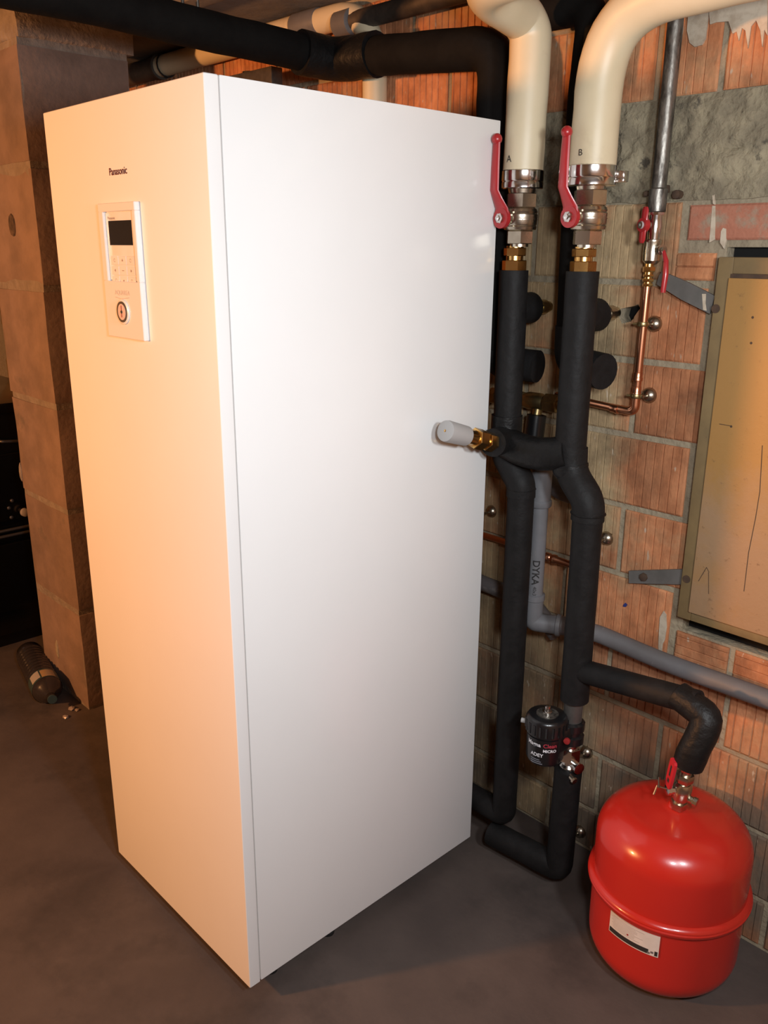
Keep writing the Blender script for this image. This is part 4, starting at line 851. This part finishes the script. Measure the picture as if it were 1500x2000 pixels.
def vang(px, py):
    best = None
    for k in range(720):
        a = k*math.pi/360; zz_ = None
        q = V((VX+math.cos(a)*Rb, VY+math.sin(a)*Rb, 0)); d = ray(px, py)
        tt = ((q-CAM).x*d.x+(q-CAM).y*d.y)/(d.x*d.x+d.y*d.y); h_ = CAM+d*tt
        e = (h_.x-q.x)**2+(h_.y-q.y)**2+ (10 if (q-V((VX, VY, 0))).dot(CAM-V((VX, VY, CAM.z))) < 0 else 0)
        if best is None or e < best[0]: best = (e, a, h_.z)
    return best[1], best[2]
(a0, z0), (a1, z1), (_, z2) = vang(1190, 1818), vang(1285, 1868), vang(1190, 1773)
z0 = (z0+z1)/2-0.000; z2 = max(z2, z0+0.045); z2 = min(z2, VZ-0.014)
bm = bmesh.new(); cylpatch(bm, (VX, VY), Rb+0.0012, a0, a1, z0, z2, 20); lab = fin(bm, 'rating_label', M_label, ev, 30)
hL = z2-z0
bm = bmesh.new(); cylpatch(bm, (VX, VY), Rb+0.0017, a0+0.012, a0+(a1-a0)*0.82, z0+hL*0.05, z0+hL*0.26, 18); fin(bm, 'black_band', M_ink, lab, 30)
bm = bmesh.new(); cylpatch(bm, (VX, VY), Rb+0.0017, a0+(a1-a0)*0.93, a1-0.012, z0+hL*0.05, z0+hL*0.26, 6); fin(bm, 'black_band', M_ink, lab, 30)
bm = bmesh.new()
for q in range(2):
    aa = a0+(a1-a0)*(0.80+0.06*q); cylpatch(bm, (VX, VY), Rb+0.0018, aa, aa+(a1-a0)*0.05, z0+hL*(0.06+0.06*q), z0+hL*(0.14+0.07*q), 3)
fin(bm, 'maker_mark', mat('mark_grey', (0.12, 0.11, 0.11), rough=0.5), lab, 30)
M_faint = mat('faint_print', (0.40, 0.36, 0.34), rough=0.5)
for k in range(9):
    zz_ = z0+hL*(0.36+0.065*k); f0 = random.uniform(0.03, 0.1); f1 = random.uniform(0.5, 0.74)
    bm = bmesh.new(); cylpatch(bm, (VX, VY), Rb+0.0016, a0+(a1-a0)*f0, a0+(a1-a0)*f1, zz_, zz_+hL*0.022, 14); fin(bm, 'small_print', M_faint, lab, 0)
bm = bmesh.new(); cylpatch(bm, (VX, VY), Rb+0.0018, a0+(a1-a0)*0.40, a0+(a1-a0)*0.43, z0+hL*0.42, z0+hL*0.49, 3); fin(bm, 'red_symbol', M_redflat, lab, 0)

# ------------------------------------------------------------------ ochre hatch in the wall
h = thing('metal_hatch', 'worn ochre metal hatch door in an olive frame set in the brick wall', 'hatch', (1.35, 0.93, 0.76))
X0, X1, Z0, Z1, Yf = 1.011, 1.700, 0.765, 1.553, 0.925
fw = 0.032
boxo('frame_bar', (X0, Yf, Z0), (X0+fw, Yf+0.035, Z1), M_frame, h, 0.002); boxo('frame_bar', (X1-fw, Yf, Z0), (X1, Yf+0.035, Z1), M_frame, h, 0.002)
boxo('frame_bar', (X0+fw, Yf, Z1-0.032), (X1-fw, Yf+0.035, Z1), M_frame, h, 0.002); boxo('frame_bar', (X0+fw, Yf+0.001, Z0), (X1-fw, Yf+0.035, Z0+0.026), M_frame, h, 0.002)
bm = bmesh.new(); box(bm, (X0+fw-0.004, Yf-0.006, Z0+0.022), (X1-fw+0.004, Yf+0.012, Z1-0.040), 0.002)
pn = fin(bm, 'door_panel', M_hatch, h)
boxo('panel_lip', (X0+fw-0.003, Yf-0.001, Z1-0.043), (X1-fw, Yf+0.02, Z1-0.032), M_rust, h)
for q, r in (((1398, 603), 0.008), ((1341, 1131), 0.008)):
    p = ay(*q, Yf); latheo('bolt_hole', (p.x, Yf-0.0015, p.z), (0, 1, 0), [(0, 0.006), (0, 0.009), (0.006, 0.009)], M_rust, h, 16)
for (px, py) in ((1428, 833), (1470, 620), (1467, 670)): 
    p = ay(px, py, Yf-0.006); bm = bmesh.new(); lathe(bm, (p.x, Yf-0.0068, p.z), (0, 1, 0), [(0, 0.002), (0.001, 0.003)], 7); fin(bm, 'rust_pit', M_rust, h, 0)
for (a, b) in (((1405, 828), (1428, 832)), ((1364, 1135), (1380, 1108)), ((1380, 1108), (1385, 1118)), ((1384, 1118), (1384, 1160))):
    p, q = ay(*a, Yf-0.0062), ay(*b, Yf-0.0062); tubeo('scratch', [p, q], 0.0007, M_rust, h, 0, 5)
pr = [(1489, 870), (1484, 960), (1476, 1010), (1462, 1080), (1453, 1155)]
tubeo('panel_crease', [ay(*q, Yf-0.0062) for q in pr], 0.0008, M_rust, h, 0, 5)
def pxslab(name, px, y, t, m, parent):
    bm = bmesh.new(); f = [bm.verts.new(ay(*p, y)) for p in px]; b = [bm.verts.new(v.co+V((0, t, 0))) for v in f]
    bm.faces.new(f); bm.faces.new(b[::-1])
    for i in range(len(f)): bm.faces.new((f[i], f[(i+1) % len(f)], b[(i+1) % len(f)], b[i]))
    return fin(bm, name, m, parent, 0)
t = thing('hatch_strap', 'slanting grey strap with a white end mark at the upper hatch corner', 'strap', ay(1340, 575, 0.93), 'hatch fixing straps')
pxslab('strap_plate', [(1282, 555), (1287, 538), (1293, 530), (1345, 552), (1396, 578), (1386, 613), (1330, 585)], 0.932, 0.006, M_strap, t)
pxslab('white_mark', [(1371, 574), (1379, 574), (1378, 592), (1380, 607), (1373, 605)], 0.9315, 0.002, M_paint, t)
t = thing('hatch_strap', 'level grey strap with a rusty bolt at the lower hatch side', 'strap', ay(1280, 1127, 0.93), 'hatch fixing straps')
pxslab('strap_plate', [(1228, 1115), (1333, 1112), (1332, 1142), (1228, 1139)], 0.936, 0.006, M_strap, t)
p = ay(1257, 1127, 0.935); latheo('bolt', (p.x, 0.929, p.z), (0, 1, 0), [(0, 0.006), (0.002, 0.010), (0.012, 0.011)], M_rust, t, 7)
